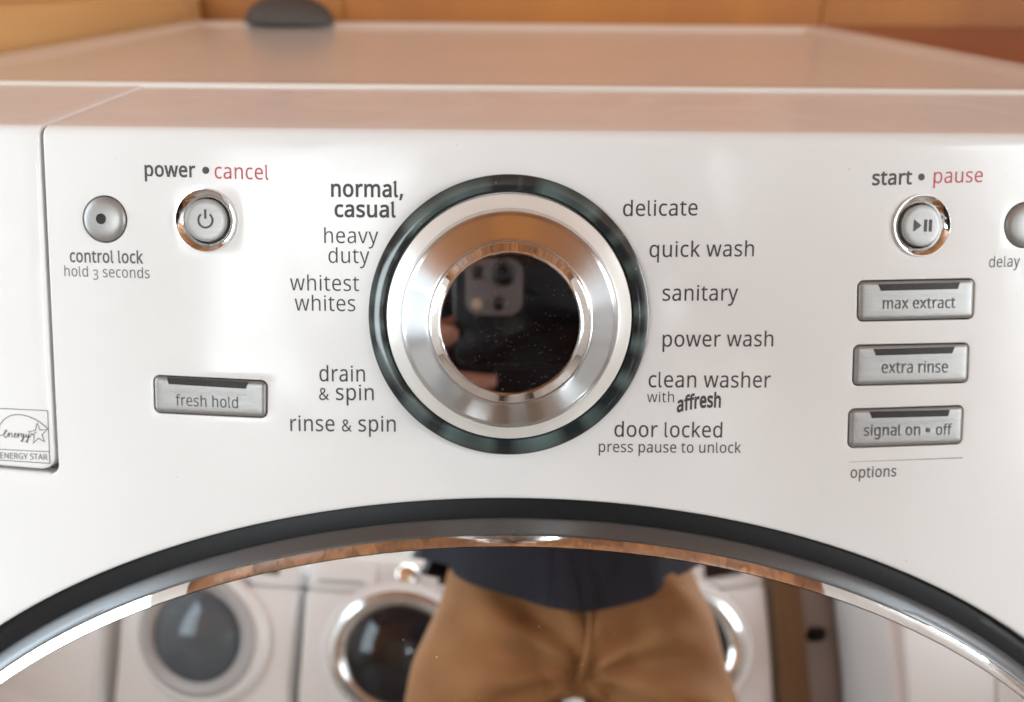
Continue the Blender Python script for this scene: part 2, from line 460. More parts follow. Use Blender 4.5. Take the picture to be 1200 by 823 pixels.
# ------------------------------------------------------------------ dial
def lathe(name, cu, cv, prof, m, parent, seg=96, cap=False, loc_normal=True, ring_cols=None):
    c = S(cu, cv); n = SN(cu) if loc_normal else NN; xv = (X - n*X.dot(n)).normalized(); vv = n.cross(xv)
    L = [[c + xv*(r*math.cos(2*math.pi*i/seg)) + vv*(r*math.sin(2*math.pi*i/seg)) + n*h for i in range(seg)] for r, h in prof]
    me = fixn(loops_mesh(name, L, cap=cap)); sharp(me, 32)
    return link(name, me, parent, m)
mm = .001
KM = mat('polished_dial_metal', (.58, .585, .59), .22, .95, bump=.05, bscale=120)
KC = mat('cream_satin_metal', (.86, .84, .80), .28, .25, coat=.2)
HH = 46*mm
knob = lathe('control_knob', 0, 0, [(40.6*mm, 10*mm), (40.4*mm, 16.5*mm), (38.6*mm, 27.5*mm), (38.4*mm, 28.8*mm), (38.0*mm, 29.6*mm), (37.4*mm, 30.1*mm)] + [((37.0-9.0*k/10)*mm, (30.4+12.0*(k/10)**1.02)*mm) for k in range(11)] + [(27.7*mm, 42.7*mm), (27.3*mm, 42.8*mm), (27.1*mm, 42.3*mm)], KM, WM)
# smoked ring of light windows round the dial: clear teal and near black stretches
m, nt, b = nmat('smoked_teal_acrylic')
ca = N(nt, 'ShaderNodeVertexColor', layer_name='Col'); nt.links.new(ca.outputs[0], b.inputs['Base Color'])
b.inputs['Roughness'].default_value = .16; b.inputs['Coat Weight'].default_value = .3
TEAL = m; add_specks(TEAL, 420, .14, (.35, .38, .37), .5)
lr = lathe('light_ring', 0, 0, [(54.3*mm, -2*mm), (54.3*mm, 1.6*mm), (54.0*mm, 2.2*mm), (53.4*mm, 2.5*mm), (51.2*mm, 2.9*mm), (49.4*mm, 3.1*mm), (48.4*mm, 3.0*mm), (48.0*mm, 2.2*mm), (47.6*mm, 1.2*mm)], TEAL, knob, seg=360)
colr = lr.data.color_attributes.new('Col', 'FLOAT_COLOR', 'POINT')
dark_at = [92, 82, 146, 158, 178, 190, 214, 236, 268, 300, 322, 340, 355, 12, 30, 44]
wid = [7, 4, 5, 5, 4, 3, 4, 4, 4, 5, 6, 5, 3, 6, 5, 5]
for i, v in enumerate(lr.data.vertices):
    d = v.co-K; a = math.degrees(math.atan2(d.dot(V), d.x)) % 360
    r = math.hypot(d.dot(V), d.x)/mm
    k = 0
    for c, wd in zip(dark_at, wid):
        da = abs((a-c+180) % 360-180); k = max(k, min(1, max(0, (wd+3-da)/5)))
    g = .5+.5*math.sin(a*.21+1.3)*math.sin(a*.083)
    base = Vector((.085, .118, .116))*(.55+.75*g)*(.75+.5*min(1,max(0,(54-r)/6))); dk = Vector((.020, .025, .027))
    c = base*(1-k)+dk*k
    if r > 53.6 or r < 48.2: c = Vector((.02, .026, .027))
    colr.data[i].color = (*c, 1)
lathe('dial_skirt', 0, 0, [(47.2*mm, .5*mm), (46.6*mm, 5*mm), (46.1*mm, 10.2*mm), (45.8*mm, 11.2*mm), (45.0*mm, 11.8*mm), (41.2*mm, 15.0*mm), (40.5*mm, 15.4*mm)], KC, knob)
lathe('chrome_ring', 0, 0, [(27.0*mm, 40*mm), (27.0*mm, 43.9*mm), (26.85*mm, 44.25*mm), (26.5*mm, 44.5*mm), (25.5*mm, 45.25*mm), (24.5*mm, 46.0*mm), (23.8*mm, 46.5*mm), (23.55*mm, 46.55*mm), (23.45*mm, 46.2*mm)], CHROME, knob)
lathe('mirror_cap', 0, 0, [(23.45*mm, 44*mm), (23.45*mm, HH+.2*mm), (23.2*mm, HH+.4*mm), (22*mm, HH+.4*mm), (11*mm, HH+.4*mm)], BLACKCAP, knob, cap=True)

# ------------------------------------------------------------------ lettering
GL = {
    'a': [1047,[537,1017,623,1012,696,997,758,972,808,937,846,891,874,833,890,763,896,681,896,0,776,0,744,142,737,142,648,51,616,29,582,12,544,-2,401,-19,343,-15,290,-5,240,13,195,38,158,71,127,111,104,159,90,215,86,278,93,348,115,410,152,464,203,508,270,544,353,571,451,589,565,597,735,603,735,662,729,737,711,795,681,836,640,863,589,879,528,884,477,882,427,874,379,861,246,808,196,931,351,992,396,1003,442,1010,489,1015],[586,483,500,477,428,465,371,447,327,424,288,384,264,335,256,276,261,225,278,184,307,153,344,131,388,118,438,114,499,118,555,131,605,153,649,184,686,223,712,273,728,331,733,399,733,489]],
    'b': [1147,[323,1073,320,954,313,868,323,868,355,908,394,943,440,974,480,993,526,1006,576,1014,632,1017,721,1009,801,984,871,944,932,887,981,814,1017,726,1038,621,1045,500,1042,418,1032,342,1016,274,993,213,965,158,932,111,893,72,849,39,800,14,748,-4,692,-15,632,-19,576,-16,526,-8,480,5,440,24,394,55,355,89,323,127,310,127,276,0,159,0,159,1418,323,1418],[604,881,539,876,483,863,437,840,399,809,370,768,349,717,337,673,329,623,324,567,323,506,323,498,327,411,338,335,357,270,383,215,420,173,470,142,533,124,608,118,671,124,726,142,771,173,809,216,838,271,858,337,871,414,875,502,871,590,858,667,838,732,809,785,771,827,725,857,669,875]],
    'c': [896,[560,-19,495,-15,434,-5,377,12,324,35,275,66,231,104,194,150,161,203,136,264,117,333,106,410,103,494,106,582,118,662,137,733,164,795,198,849,237,895,281,934,331,965,386,988,444,1005,506,1015,571,1019,718,1003,834,965,784,828,679,860,567,875,504,870,449,856,401,832,361,799,329,757,304,705,290,661,280,611,274,556,272,496,274,439,280,386,290,337,304,293,329,242,360,199,399,166,445,142,498,128,558,123,702,140,817,181,817,35,706,-5]],
    'd': [1147,[513,-19,424,-11,345,14,275,54,215,111,166,184,131,273,110,377,103,498,110,619,131,724,166,813,215,887,277,945,347,986,426,1010,515,1019,565,1016,610,1010,651,999,752,946,825,871,836,871,829,943,825,1019,825,1418,989,1418,989,0,856,0,832,134,825,134,752,57,650,2,609,-10,563,-16],[539,118,613,123,674,139,724,166,762,204,790,253,810,313,822,384,826,466,826,496,823,584,811,661,792,727,765,783,728,826,677,858,614,876,537,882,475,876,421,856,376,823,339,777,310,720,289,654,277,579,272,494,277,410,289,335,310,271,339,216,376,173,422,142,476,124]],
    'e': [1052,[545,1019,607,1015,664,1005,717,987,766,963,809,932,847,895,880,853,908,805,929,752,945,695,954,633,957,567,957,468,272,468,279,388,296,319,323,259,359,210,405,171,459,143,521,127,591,121,760,139,912,190,912,47,761,-3,584,-19,515,-15,450,-4,390,14,333,39,281,72,236,111,197,158,163,212,137,272,118,339,106,413,103,493,106,572,116,645,134,713,158,774,188,830,224,878,265,920,313,955,364,983,420,1003,481,1015],[543,884,487,880,438,865,394,842,357,809,327,767,303,719,286,662,276,599,785,599,783,654,774,703,759,748,739,787,712,821,680,848,641,868,595,880]],
    'f': [642,[619,873,368,873,368,0,203,0,203,873,28,873,28,950,203,1006,203,1063,206,1125,213,1180,225,1229,242,1272,271,1321,308,1360,353,1390,404,1411,463,1423,528,1427,637,1417,722,1394,679,1265,610,1284,530,1293,480,1287,439,1268,408,1238,385,1194,372,1137,368,1065,368,1000,619,1000]],
    'g': [1147,[513,1019,577,1015,636,1002,691,981,742,952,787,914,826,868,836,868,858,1000,989,1000,989,-17,986,-85,977,-147,962,-204,940,-255,913,-300,879,-339,839,-372,793,-399,740,-420,681,-436,614,-445,541,-448,342,-432,181,-384,181,-233,231,-256,286,-275,347,-291,395,-300,445,-306,497,-310,550,-312,611,-307,665,-293,713,-269,753,-236,785,-195,808,-147,822,-92,826,-30,826,9,828,74,832,132,825,132,787,86,744,48,695,19,641,-2,581,-15,515,-19,423,-10,342,15,272,58,212,118,164,192,130,281,109,383,103,498,109,611,130,712,164,801,212,878,272,939,342,983,422,1010],[535,881,482,876,435,861,393,836,357,801,327,758,303,705,290,660,280,610,274,556,272,496,277,409,289,333,311,268,340,214,378,171,424,140,478,122,539,116,588,118,631,124,670,135,704,151,734,171,759,197,781,227,798,263,812,304,828,459,828,498,826,563,821,621,811,673,798,718,773,769,741,810,701,841,654,863,599,876]],
    'h': [1153,[323,1002,320,929,313,862,325,862,348,895,374,923,405,948,513,999,636,1017,694,1014,747,1007,796,995,839,979,888,948,929,909,961,860,979,817,992,768,999,712,1002,651,1002,0,840,0,840,640,836,697,826,746,809,787,785,821,743,854,686,874,616,881,546,876,488,862,440,839,402,806,372,765,350,715,338,673,330,625,324,573,323,517,323,0,159,0,159,1418,323,1418]],
    'i': [481,[323,1000,323,0,159,0,159,1000],[243,1375,266,1372,289,1364,309,1350,325,1330,334,1303,338,1271,334,1239,325,1212,309,1192,289,1178,266,1169,243,1166,217,1169,194,1178,174,1192,158,1212,149,1239,146,1271,149,1303,158,1330,174,1350,194,1364,217,1372]],
    'k': [996,[321,677,318,599,313,515,321,515,354,558,400,615,440,662,759,1000,951,1000,547,573,979,0,782,0,435,466,321,368,321,0,159,0,159,1418,321,1418]],
    'l': [481,[323,0,159,0,159,1418,323,1418]],
    'm': [1744,[1256,1019,1335,1013,1404,997,1462,970,1509,932,1546,882,1572,818,1588,741,1593,651,1593,0,1431,0,1431,644,1425,716,1409,775,1382,821,1342,854,1291,874,1228,881,1160,875,1103,860,1056,833,1020,797,992,750,973,694,961,628,957,552,957,0,795,0,795,644,792,693,785,737,772,775,755,808,733,834,705,854,672,869,634,878,590,881,527,876,474,862,431,839,396,806,368,766,348,716,337,674,329,627,324,575,323,519,323,0,159,0,159,1000,291,1000,315,864,325,864,347,897,373,926,402,951,504,1002,619,1019,675,1016,726,1008,771,996,812,978,859,945,897,903,925,851,935,851,962,891,994,925,1031,954,1072,978,1116,996,1161,1008,1208,1016]],
    'n': [1153,[640,1019,724,1013,797,997,859,970,910,932,950,882,979,818,996,741,1002,651,1002,0,840,0,840,640,836,697,826,746,809,787,785,821,743,854,686,874,616,881,539,875,475,857,424,828,386,787,358,736,339,674,327,601,323,519,323,0,159,0,159,1000,291,1000,315,864,325,864,349,897,376,926,408,951,517,1002]],
    'o': [1129,[1028,502,1026,441,1020,384,1010,331,995,281,977,235,956,192,931,153,902,118,859,76,810,42,755,16,710,1,663,-10,614,-16,562,-19,497,-15,436,-3,379,16,325,42,277,76,233,118,204,153,178,192,156,235,137,281,122,331,111,384,105,441,103,502,106,582,117,655,134,722,159,783,190,837,227,884,270,924,319,958,374,985,433,1003,498,1015,567,1019,633,1015,695,1003,753,985,807,958,856,924,899,884,937,837,969,783,995,722,1013,655,1024,582],[272,502,274,445,280,392,290,343,303,298,328,244,360,200,399,164,447,138,502,123,565,118,629,123,684,138,731,164,771,200,803,244,827,298,841,343,851,392,856,445,858,502,856,559,850,612,840,661,826,705,802,757,770,800,730,835,683,860,628,876,563,881,492,874,431,855,381,824,341,780,311,725,290,660,277,586]],
    'p': [1147,[634,1019,722,1011,801,986,871,946,932,890,981,817,1017,729,1038,623,1045,502,1042,420,1032,345,1016,277,993,215,965,161,932,113,893,73,850,40,802,14,749,-4,693,-15,632,-19,583,-16,538,-10,496,2,395,55,323,127,312,127,319,47,323,-37,323,-448,159,-448,159,1000,293,1000,315,864,323,864,395,942,424,964,458,983,495,998,537,1010,583,1016],[604,881,542,876,488,864,442,842,405,813,375,774,353,728,340,687,331,641,325,590,323,534,323,502,324,443,329,388,337,338,349,293,370,240,400,197,438,162,484,137,541,123,608,118,666,123,716,140,758,168,794,206,823,251,846,305,859,350,868,398,873,449,875,504,871,585,858,658,838,722,809,778,771,823,725,855,669,874]],
    'q': [1147,[825,-21,826,58,834,134,823,134,791,94,751,58,704,26,664,7,618,-7,566,-16,509,-19,423,-11,345,14,276,54,215,111,166,184,131,273,110,377,103,498,106,580,116,656,132,724,155,785,184,840,217,887,256,927,300,960,349,986,401,1004,456,1015,515,1019,571,1016,622,1007,667,993,707,974,754,942,793,905,826,864,834,864,858,1000,989,1000,989,-448,825,-448],[541,118,605,122,660,134,706,155,744,184,774,222,797,270,809,311,818,357,824,407,826,463,826,496,823,586,811,663,791,730,763,785,725,827,675,858,612,876,537,882,474,876,420,856,375,823,338,777,309,720,289,654,276,579,272,494,277,411,289,337,310,272,339,217,376,174,422,142,477,124]],
    'r': [771,[625,1019,686,1016,743,1007,722,856,669,866,614,869,576,867,539,859,504,845,470,827,439,804,410,777,385,746,364,711,346,672,333,629,325,583,323,534,323,0,159,0,159,1000,293,1000,312,817,319,817,396,919,427,947,461,971,498,992,538,1007,580,1016]],
    's': [894,[810,276,804,215,788,161,761,114,724,74,678,41,623,15,576,0,525,-10,470,-17,410,-19,230,-2,97,45,97,194,242,139,299,125,356,117,414,114,490,118,550,132,595,154,626,184,645,219,651,261,649,285,642,308,631,328,557,388,405,455,239,530,196,556,161,586,132,619,112,658,99,702,95,754,102,814,121,866,153,911,199,950,254,980,318,1001,390,1014,470,1019,641,1001,789,951,733,821,601,866,459,884,397,881,346,870,305,852,275,827,258,798,252,763,255,737,263,714,276,693,357,637,509,573,672,500,713,473,747,443,774,410,794,371,806,327]],
    't': [674,[493,116,569,122,632,136,632,11,558,-10,465,-19,414,-16,365,-7,320,8,279,31,243,62,213,103,195,140,182,183,174,234,172,291,172,873,30,873,30,951,174,1017,239,1229,336,1229,336,1000,625,1000,625,873,336,873,336,295,341,239,355,194,380,160,412,135,449,121]],
    'u': [1153,[994,1000,994,0,860,0,836,132,828,132,805,100,778,71,746,47,636,-3,511,-19,454,-16,401,-9,354,3,311,20,261,50,220,89,188,138,170,181,158,230,150,285,147,345,147,1000,313,1000,313,356,317,300,327,252,344,211,368,177,410,144,466,124,535,118,605,122,664,136,712,160,751,192,781,233,803,283,815,325,823,372,829,424,830,479,830,1000]],
    'w': [1466,[804,565,782,643,762,715,746,780,735,830,728,830,717,780,702,715,684,641,660,563,481,2,295,2,21,1002,190,1002,328,468,356,359,380,255,394,170,401,170,414,226,430,297,449,371,468,438,646,1002,825,1002,996,438,1023,347,1049,253,1063,172,1071,172,1085,251,1109,355,1138,468,1278,1002,1446,1002,1168,2,976,2]],
    'x': [987,[396,511,50,1000,237,1000,494,623,750,1000,935,1000,590,511,953,0,767,0,494,399,218,0,34,0]],
    'y': [951,[2,1000,177,1000,394,431,428,334,457,243,478,159,485,159,521,281,571,433,774,1000,951,1000,521,-138,496,-198,468,-252,438,-301,404,-344,365,-380,322,-410,273,-431,218,-444,157,-448,78,-443,21,-433,21,-302,70,-310,131,-313,167,-311,201,-304,230,-292,257,-276,281,-255,302,-230,353,-136,405,-4]],
    'v': [948,[379,0,0,1000,175,1000,388,410,420,319,450,223,468,146,476,146,497,224,529,321,560,410,772,1000,948,1000,567,0]],
    '3': [1067,[920,1021,916,964,905,912,886,866,861,825,829,789,790,759,746,735,697,715,644,701,644,694,719,681,784,660,838,630,882,593,917,549,941,499,956,442,961,379,957,322,947,269,930,219,907,173,876,130,838,92,793,59,740,32,679,10,611,-6,534,-16,450,-19,256,-3,197,11,140,30,84,54,84,207,127,188,171,170,217,155,265,143,313,133,360,125,406,121,451,119,535,124,606,137,664,159,710,189,745,228,769,273,784,324,789,382,784,435,770,480,745,518,712,549,669,574,618,593,573,604,525,611,473,616,416,618,287,618,287,757,418,757,471,759,519,765,563,775,602,789,647,813,684,843,714,878,735,918,748,962,752,1009,745,1069,723,1119,687,1160,638,1189,579,1207,509,1213,381,1199,273,1160,174,1101,91,1213,129,1240,171,1265,217,1288,268,1310,322,1328,380,1340,442,1348,507,1351,605,1345,690,1327,761,1298,818,1257,863,1208,894,1152,913,1089]],
    '&': [1366,[567,1353,631,1349,689,1337,740,1318,784,1292,821,1259,851,1220,873,1175,886,1123,890,1065,885,1009,871,957,847,909,814,866,774,826,729,787,678,751,623,716,983,369,1014,410,1040,454,1062,503,1114,666,1280,666,1205,444,1181,394,1154,348,1123,305,1090,265,1362,0,1140,0,978,157,853,65,704,4,662,-6,617,-13,569,-17,519,-19,456,-16,399,-8,345,5,296,23,251,47,212,75,179,109,150,147,128,191,112,238,102,290,99,347,103,408,114,462,133,511,160,556,193,597,233,634,386,739,310,832,248,938,235,977,227,1018,224,1062,228,1120,242,1172,265,1218,296,1258,336,1292,383,1318,424,1333,468,1344,516,1350],[485,636,370,557,341,529,316,500,297,468,282,434,273,395,271,353,278,289,301,234,340,188,377,161,420,142,469,131,524,127,582,129,635,137,684,149,729,166,784,194,831,225,873,259],[562,1218,513,1214,470,1200,434,1177,406,1146,390,1108,384,1063,388,1020,400,978,420,939,522,813,574,845,617,875,652,905,680,934,706,974,722,1018,728,1065,723,1107,708,1144,683,1175,649,1199,609,1214]],
    ',': [500,[358,196,315,54,258,-98,198,-241,76,-241,113,-89,146,72,170,216,345,216]],
    'E': [1037,[925,0,181,0,181,1332,925,1332,925,1185,349,1185,349,769,892,769,892,623,349,623,349,147,925,147]],
    'N': [1418,[1237,0,1041,0,328,1106,321,1106,327,1005,333,880,336,744,336,0,181,0,181,1332,375,1332,1086,229,1093,229,1089,319,1083,450,1080,580,1080,1332,1237,1332]],
    'R': [1160,[549,1332,628,1329,700,1322,765,1308,822,1290,872,1266,915,1238,952,1204,981,1164,1004,1120,1021,1069,1030,1014,1034,953,1029,886,1016,827,994,776,966,732,933,694,895,663,767,597,1132,0,937,0,614,550,349,550,349,0,181,0,181,1332],[539,1187,349,1187,349,692,549,692,624,696,689,708,743,728,785,757,818,793,841,836,855,887,860,946,856,1000,845,1047,826,1086,799,1118,763,1143,720,1162,669,1176,608,1184]],
    'G': [1358,[759,703,1220,703,1220,50,1002,-2,752,-19,652,-13,561,2,478,28,403,64,336,110,278,165,229,229,187,301,155,382,132,469,118,564,114,666,119,767,134,861,160,948,196,1028,241,1100,296,1164,359,1219,432,1266,513,1303,602,1330,699,1345,804,1351,859,1349,913,1346,965,1339,1016,1330,1201,1272,1138,1127,979,1181,919,1193,857,1201,795,1203,718,1199,647,1187,582,1167,522,1138,469,1102,422,1059,382,1009,349,952,323,889,304,821,293,746,289,666,292,589,302,517,318,449,340,385,370,328,406,277,451,232,502,195,561,165,629,144,706,131,791,127,940,136,1052,159,1052,554,759,554]],
    'Y': [1056,[528,677,875,1332,1056,1332,612,517,612,0,444,0,444,509,0,1332,183,1332]],
    'S': [1024,[937,356,933,299,922,246,904,198,879,154,847,115,809,80,764,51,714,26,658,7,597,-7,531,-16,461,-19,318,-11,194,10,95,45,95,205,262,151,312,141,364,133,416,128,468,127,531,130,586,138,634,153,675,173,709,198,735,228,754,262,765,300,769,341,766,383,756,419,741,451,718,481,686,508,645,535,455,616,305,684,265,709,229,737,198,767,172,799,150,835,133,873,121,915,114,961,112,1011,115,1062,125,1110,142,1153,166,1193,196,1229,231,1260,271,1287,316,1310,366,1328,420,1340,477,1348,537,1351,591,1349,643,1346,692,1339,739,1330,905,1276,853,1132,702,1183,648,1194,591,1201,534,1203,481,1201,434,1193,394,1179,359,1161,331,1138,310,1111,294,1080,285,1046,282,1009,285,967,294,930,310,897,332,869,363,842,401,817,573,741,629,719,681,696,729,673,771,648,821,613,862,574,895,530,918,480,932,422]],
    'T': [1037,[603,0,435,0,435,1185,19,1185,19,1332,1017,1332,1017,1185,603,1185]],
    'A': [1192,[1017,0,856,412,328,412,170,0,0,0,521,1338,672,1338,1190,0],[657,965,638,1019,613,1100,593,1164,574,1089,553,1019,535,965,384,562,806,562]]}
def fix_y(y): return y if y <= 1000 else 1000+(y-1000)*.80
GL['l'] = [500, [150, 1340, 262, 1360, 262, 260, 285, 150, 340, 120, 400, 128, 420, 12, 330, -14, 210, 10, 145, 110, 130, 240, 130, 1240, 60, 1240]]
_gc = {}
def char_mesh(ch, bold, k, dy):
    key = (ch, round(bold, 4), k, dy)
    if key not in _gc:
        cu = bpy.data.curves.new('t', 'CURVE'); cu.dimensions = '2D'; cu.fill_mode = 'BOTH'
        for s in GL[ch][1:]:
            n = len(s)//2; sp = cu.splines.new('POLY'); sp.points.add(n-1); sp.use_cyclic_u = True
            for i in range(n):
                y = s[2*i+1]*k+dy
                sp.points[i].co = (s[2*i]*k/1000, (fix_y(y) if ch not in '&3' and ch.islower() else y)/1000, 0, 1)
        cu.offset = bold+.008
        o = bpy.data.objects.new('t', cu); me = bpy.data.meshes.new_from_object(o)
        _gc[key] = ([tuple(v.co) for v in me.vertices], [tuple(p.vertices) for p in me.polygons])
        bpy.data.objects.remove(o); bpy.data.curves.remove(cu); bpy.data.meshes.remove(me)
    return _gc[key]
def glyph_mesh(text, bold=0., track=0., amp=.74):
    x = 0; vs, fs = [], []
    for ch in text:
        if ch == ' ': x += 520; continue
        k, dy = (amp, 0) if ch == '&' else (.92, -330) if ch == '3' else (1., 0)
        V_, F_ = char_mesh(ch, bold, k, dy); b0 = len(vs)
        vs += [(p[0]+x/1000, p[1], 0) for p in V_]; fs += [tuple(i+b0 for i in f) for f in F_]
        x += GL[ch][0]*k+track
    return pymesh('lettering', vs, fs)
def lettering(text, xl, yl, xr, yr, xh, m=None, bold=0., track=40, h=.00008, parent=None, words=None, warp=None, slant=0.):
    m = m or INK; me = glyph_mesh(text, bold, track)
    x0 = min(v.co.x for v in me.vertices); x1 = max(v.co.x for v in me.vertices)
    a = at(xl, yl, h); b = at(xr, yr, h); c = at((xl+xr)/2, (yl+yr)/2-xh, h); mid = at((xl+xr)/2, (yl+yr)/2, h)
    up = c[1]-mid[1]
    for v in me.vertices:
        t = (v.co.x-x0)/(x1-x0); y = v.co.y
        if warp: y = y + warp(t)
        t += slant*y
        v.co = S(a[0]+(b[0]-a[0])*t, a[1]+(b[1]-a[1])*t+up*y, h)
    me.name = 'lettering'
    return link('lettering', me, parent or FASCIA, m, smooth=False, label='printed words reading %s' % (words or text))
def flat_poly(name, pts, m, parent, h=.00008, label=None):
    return link(name, pymesh(name, [S(u, v, h) for u, v in pts], [tuple(range(len(pts)))]), parent, m, smooth=False, label=label)
def dot(px, py, rpx, m, parent=None, h=.00009, name='dot'):
    u, v = at(px, py, h); r = rpx*D0/F
    return flat_poly(name, [(u+r*math.cos(2*math.pi*i/28), v+r*math.sin(2*math.pi*i/28)) for i in range(28)], m, parent or FASCIA, h)
def stroke(name, pts, wpx, m, parent, h=.00009, closed=False, label=None):
    """a printed line through panel points (px)"""
    Q = [Vector(at(px, py, h)) for px, py in pts]; wd = wpx*D0/F/2; n = len(Q); L0, L1 = [], []
    for i in range(n):
        a = Q[(i-1) % n] if closed else Q[max(0, i-1)]; b = Q[(i+1) % n] if closed else Q[min(n-1, i+1)]
        t = (b-a).normalized(); d = Vector((-t.y, t.x))
        t1 = (Q[i]-a).normalized() if (Q[i]-a).length > 1e-9 else t
        k = max(.5, abs(Vector((-t1.y, t1.x)).dot(d))); d = d/k
        L0.append(S(*(Q[i]+d*wd), h)); L1.append(S(*(Q[i]-d*wd), h))
    return link(name, loops_mesh(name, [L0, L1], closed=closed), parent, m, smooth=False, label=label)

BO = .038; LI = -.012
lettering('power', 169.6, 206.6, 229.2, 207.6, 12.6, bold=BO)
dot(241.1, 199.8, 4.2, INK)
lettering('cancel', 251.7, 209.2, 314.7, 210.9, 13.6, REDINK)
lettering('control lock', 82, 307.1, 168, 308.8, 11.0, INKL, bold=.03)
lettering('hold 3 seconds', 75.7, 323.8, 175.4, 326.4, 9.6, INKL, bold=LI)
lettering('normal,', 388, 230.3, 472.5, 231, 14.2, bold=BO)
lettering('casual', 392.1, 254.1, 463.8, 254.7, 13.9, bold=BO)
lettering('heavy', 380, 285, 443.4, 285.4, 13.9, bold=LI)
lettering('duty', 385, 308.3, 433, 308.6, 13.9, bold=LI)
lettering('whitest', 340, 340.4, 420.8, 341.4, 14.2, bold=LI)
lettering('whites', 345.5, 364.2, 416.4, 365, 14.2, bold=LI)
lettering('drain', 374.3, 447, 427.8, 447.3, 14.2)
lettering('& spin', 374, 468.8, 438.1, 469.2, 14.0)
lettering('rinse & spin', 340.3, 505.2, 463.8, 506, 14.0)
lettering('delicate', 730, 253.5, 817.3, 252.6, 14.2)
lettering('quick wash', 761, 301.5, 883.4, 300.5, 14.1)
lettering('sanitary', 776.3, 352.6, 864.8, 352.3, 14.0)
lettering('power wash', 776.4, 406.4, 906, 406, 13.8)
lettering('clean washer', 760, 454, 903, 454.3, 14.0)
lettering('with', 758.2, 471.5, 789.8, 471.6, 9.5, bold=LI)
lettering('affresh', 793, 483.2, 844.6, 477.2, 12.6, bold=.062, track=30, warp=lambda t: .18*math.sin(t*math.pi), slant=.0)
lettering('door locked', 720, 511.9, 846.2, 512.8, 13.6)
lettering('press pause to unlock', 701.7, 529.8, 868.3, 530.9, 9.6)
lettering('start', 1021.8, 217, 1068.4, 215.8, 12.6, bold=BO)
dot(1079.9, 207.6, 4.2, INK)
lettering('pause', 1094, 214.9, 1151.4, 213.6, 13.0, REDINK)
lettering('delay', 1158.8, 313.5, 1194.9, 312.4, 9.8, INKL)
lettering('options', 996.5, 560.3, 1050.2, 558.3, 9.6, INKL, bold=.015)
for k in range(5):   # the thin rule over the word options, worn towards its left end
    xa, xb = 995+133*k/5, 995+133*(k+1)/5; ya, yb = 541.6-5*k/5, 541.6-5*(k+1)/5
    stroke('printed_rule', [(xa, ya), ((xa+xb)/2, (ya+yb)/2), (xb, yb)], .5+.22*k, INKFADE, FASCIA)

# energy label on the drawer
es = stroke('energy_label', [(-3, 478.7), (55.8, 481.4), (58.4, 543.2), (-1, 539.3)], .9, INKL, DRAWER, h=.0006, closed=True, label='printed energy rating emblem in a thin square frame')
stroke('emblem_rule', [(-1.5, 526.6), (28, 528.2), (57.7, 529.6)], .8, INKL, es, h=.0006)
stroke('emblem_arc', [(-3, 506), (0, 497.5), (5, 491.5), (11, 487.6), (18, 486), (25, 486.3), (32, 487.8), (39, 490.6), (46, 494.6), (52, 499.2), (56.4, 503.2)], 1.0, INKL, es, h=.0006)
star = []
for k in range(10):
    a = R(90+6)-k*math.pi/5; rr = 12.6 if k % 2 == 0 else 5.2
    star.append((44.5+rr*math.cos(a)*.92, 508.6-rr*math.sin(a)))
stroke('emblem_star', star[3:10]+star[0:3], .95, INKL, es, h=.0006, closed=True)
scr = [(-1, 510.5), (2, 510.3), (5, 508.6), (7.4, 506), (8, 504.4), (6.6, 504.2), (5, 507), (4.6, 511), (6, 513), (8.4, 511.6), (10, 507.8), (10.6, 506.8), (10.4, 512.6), (12, 508.6), (13.6, 507.4), (14, 509), (14, 512.6), (15.6, 511.8), (18, 509.6), (19, 508), (17.6, 507.8), (16.6, 510.4), (17.4, 513), (19.6, 512), (21.2, 508.4), (21.6, 507.6), (21.4, 513.2), (22.4, 509.6), (24, 508.2), (25.4, 508.6), (27.4, 509), (26, 508.4), (24.8, 511), (26, 513), (27.6, 510), (28, 508.6), (27.6, 514), (26.4, 518), (24.6, 517.6), (26.4, 514.6), (30, 511.2), (30.6, 508.6), (30.6, 512.4), (32, 513), (34, 509), (34.2, 508.2), (33.4, 514), (31.8, 519), (30.4, 518.4), (32, 515), (36, 510.6), (40, 508), (43, 506.6)]
stroke('emblem_script', scr, .85, INKL, es, h=.0006)
lettering('ENERGY STAR', .6, 537.2, 55.7, 539.4, 5.2, INKL, bold=-.01, track=10, h=.0006, parent=es)

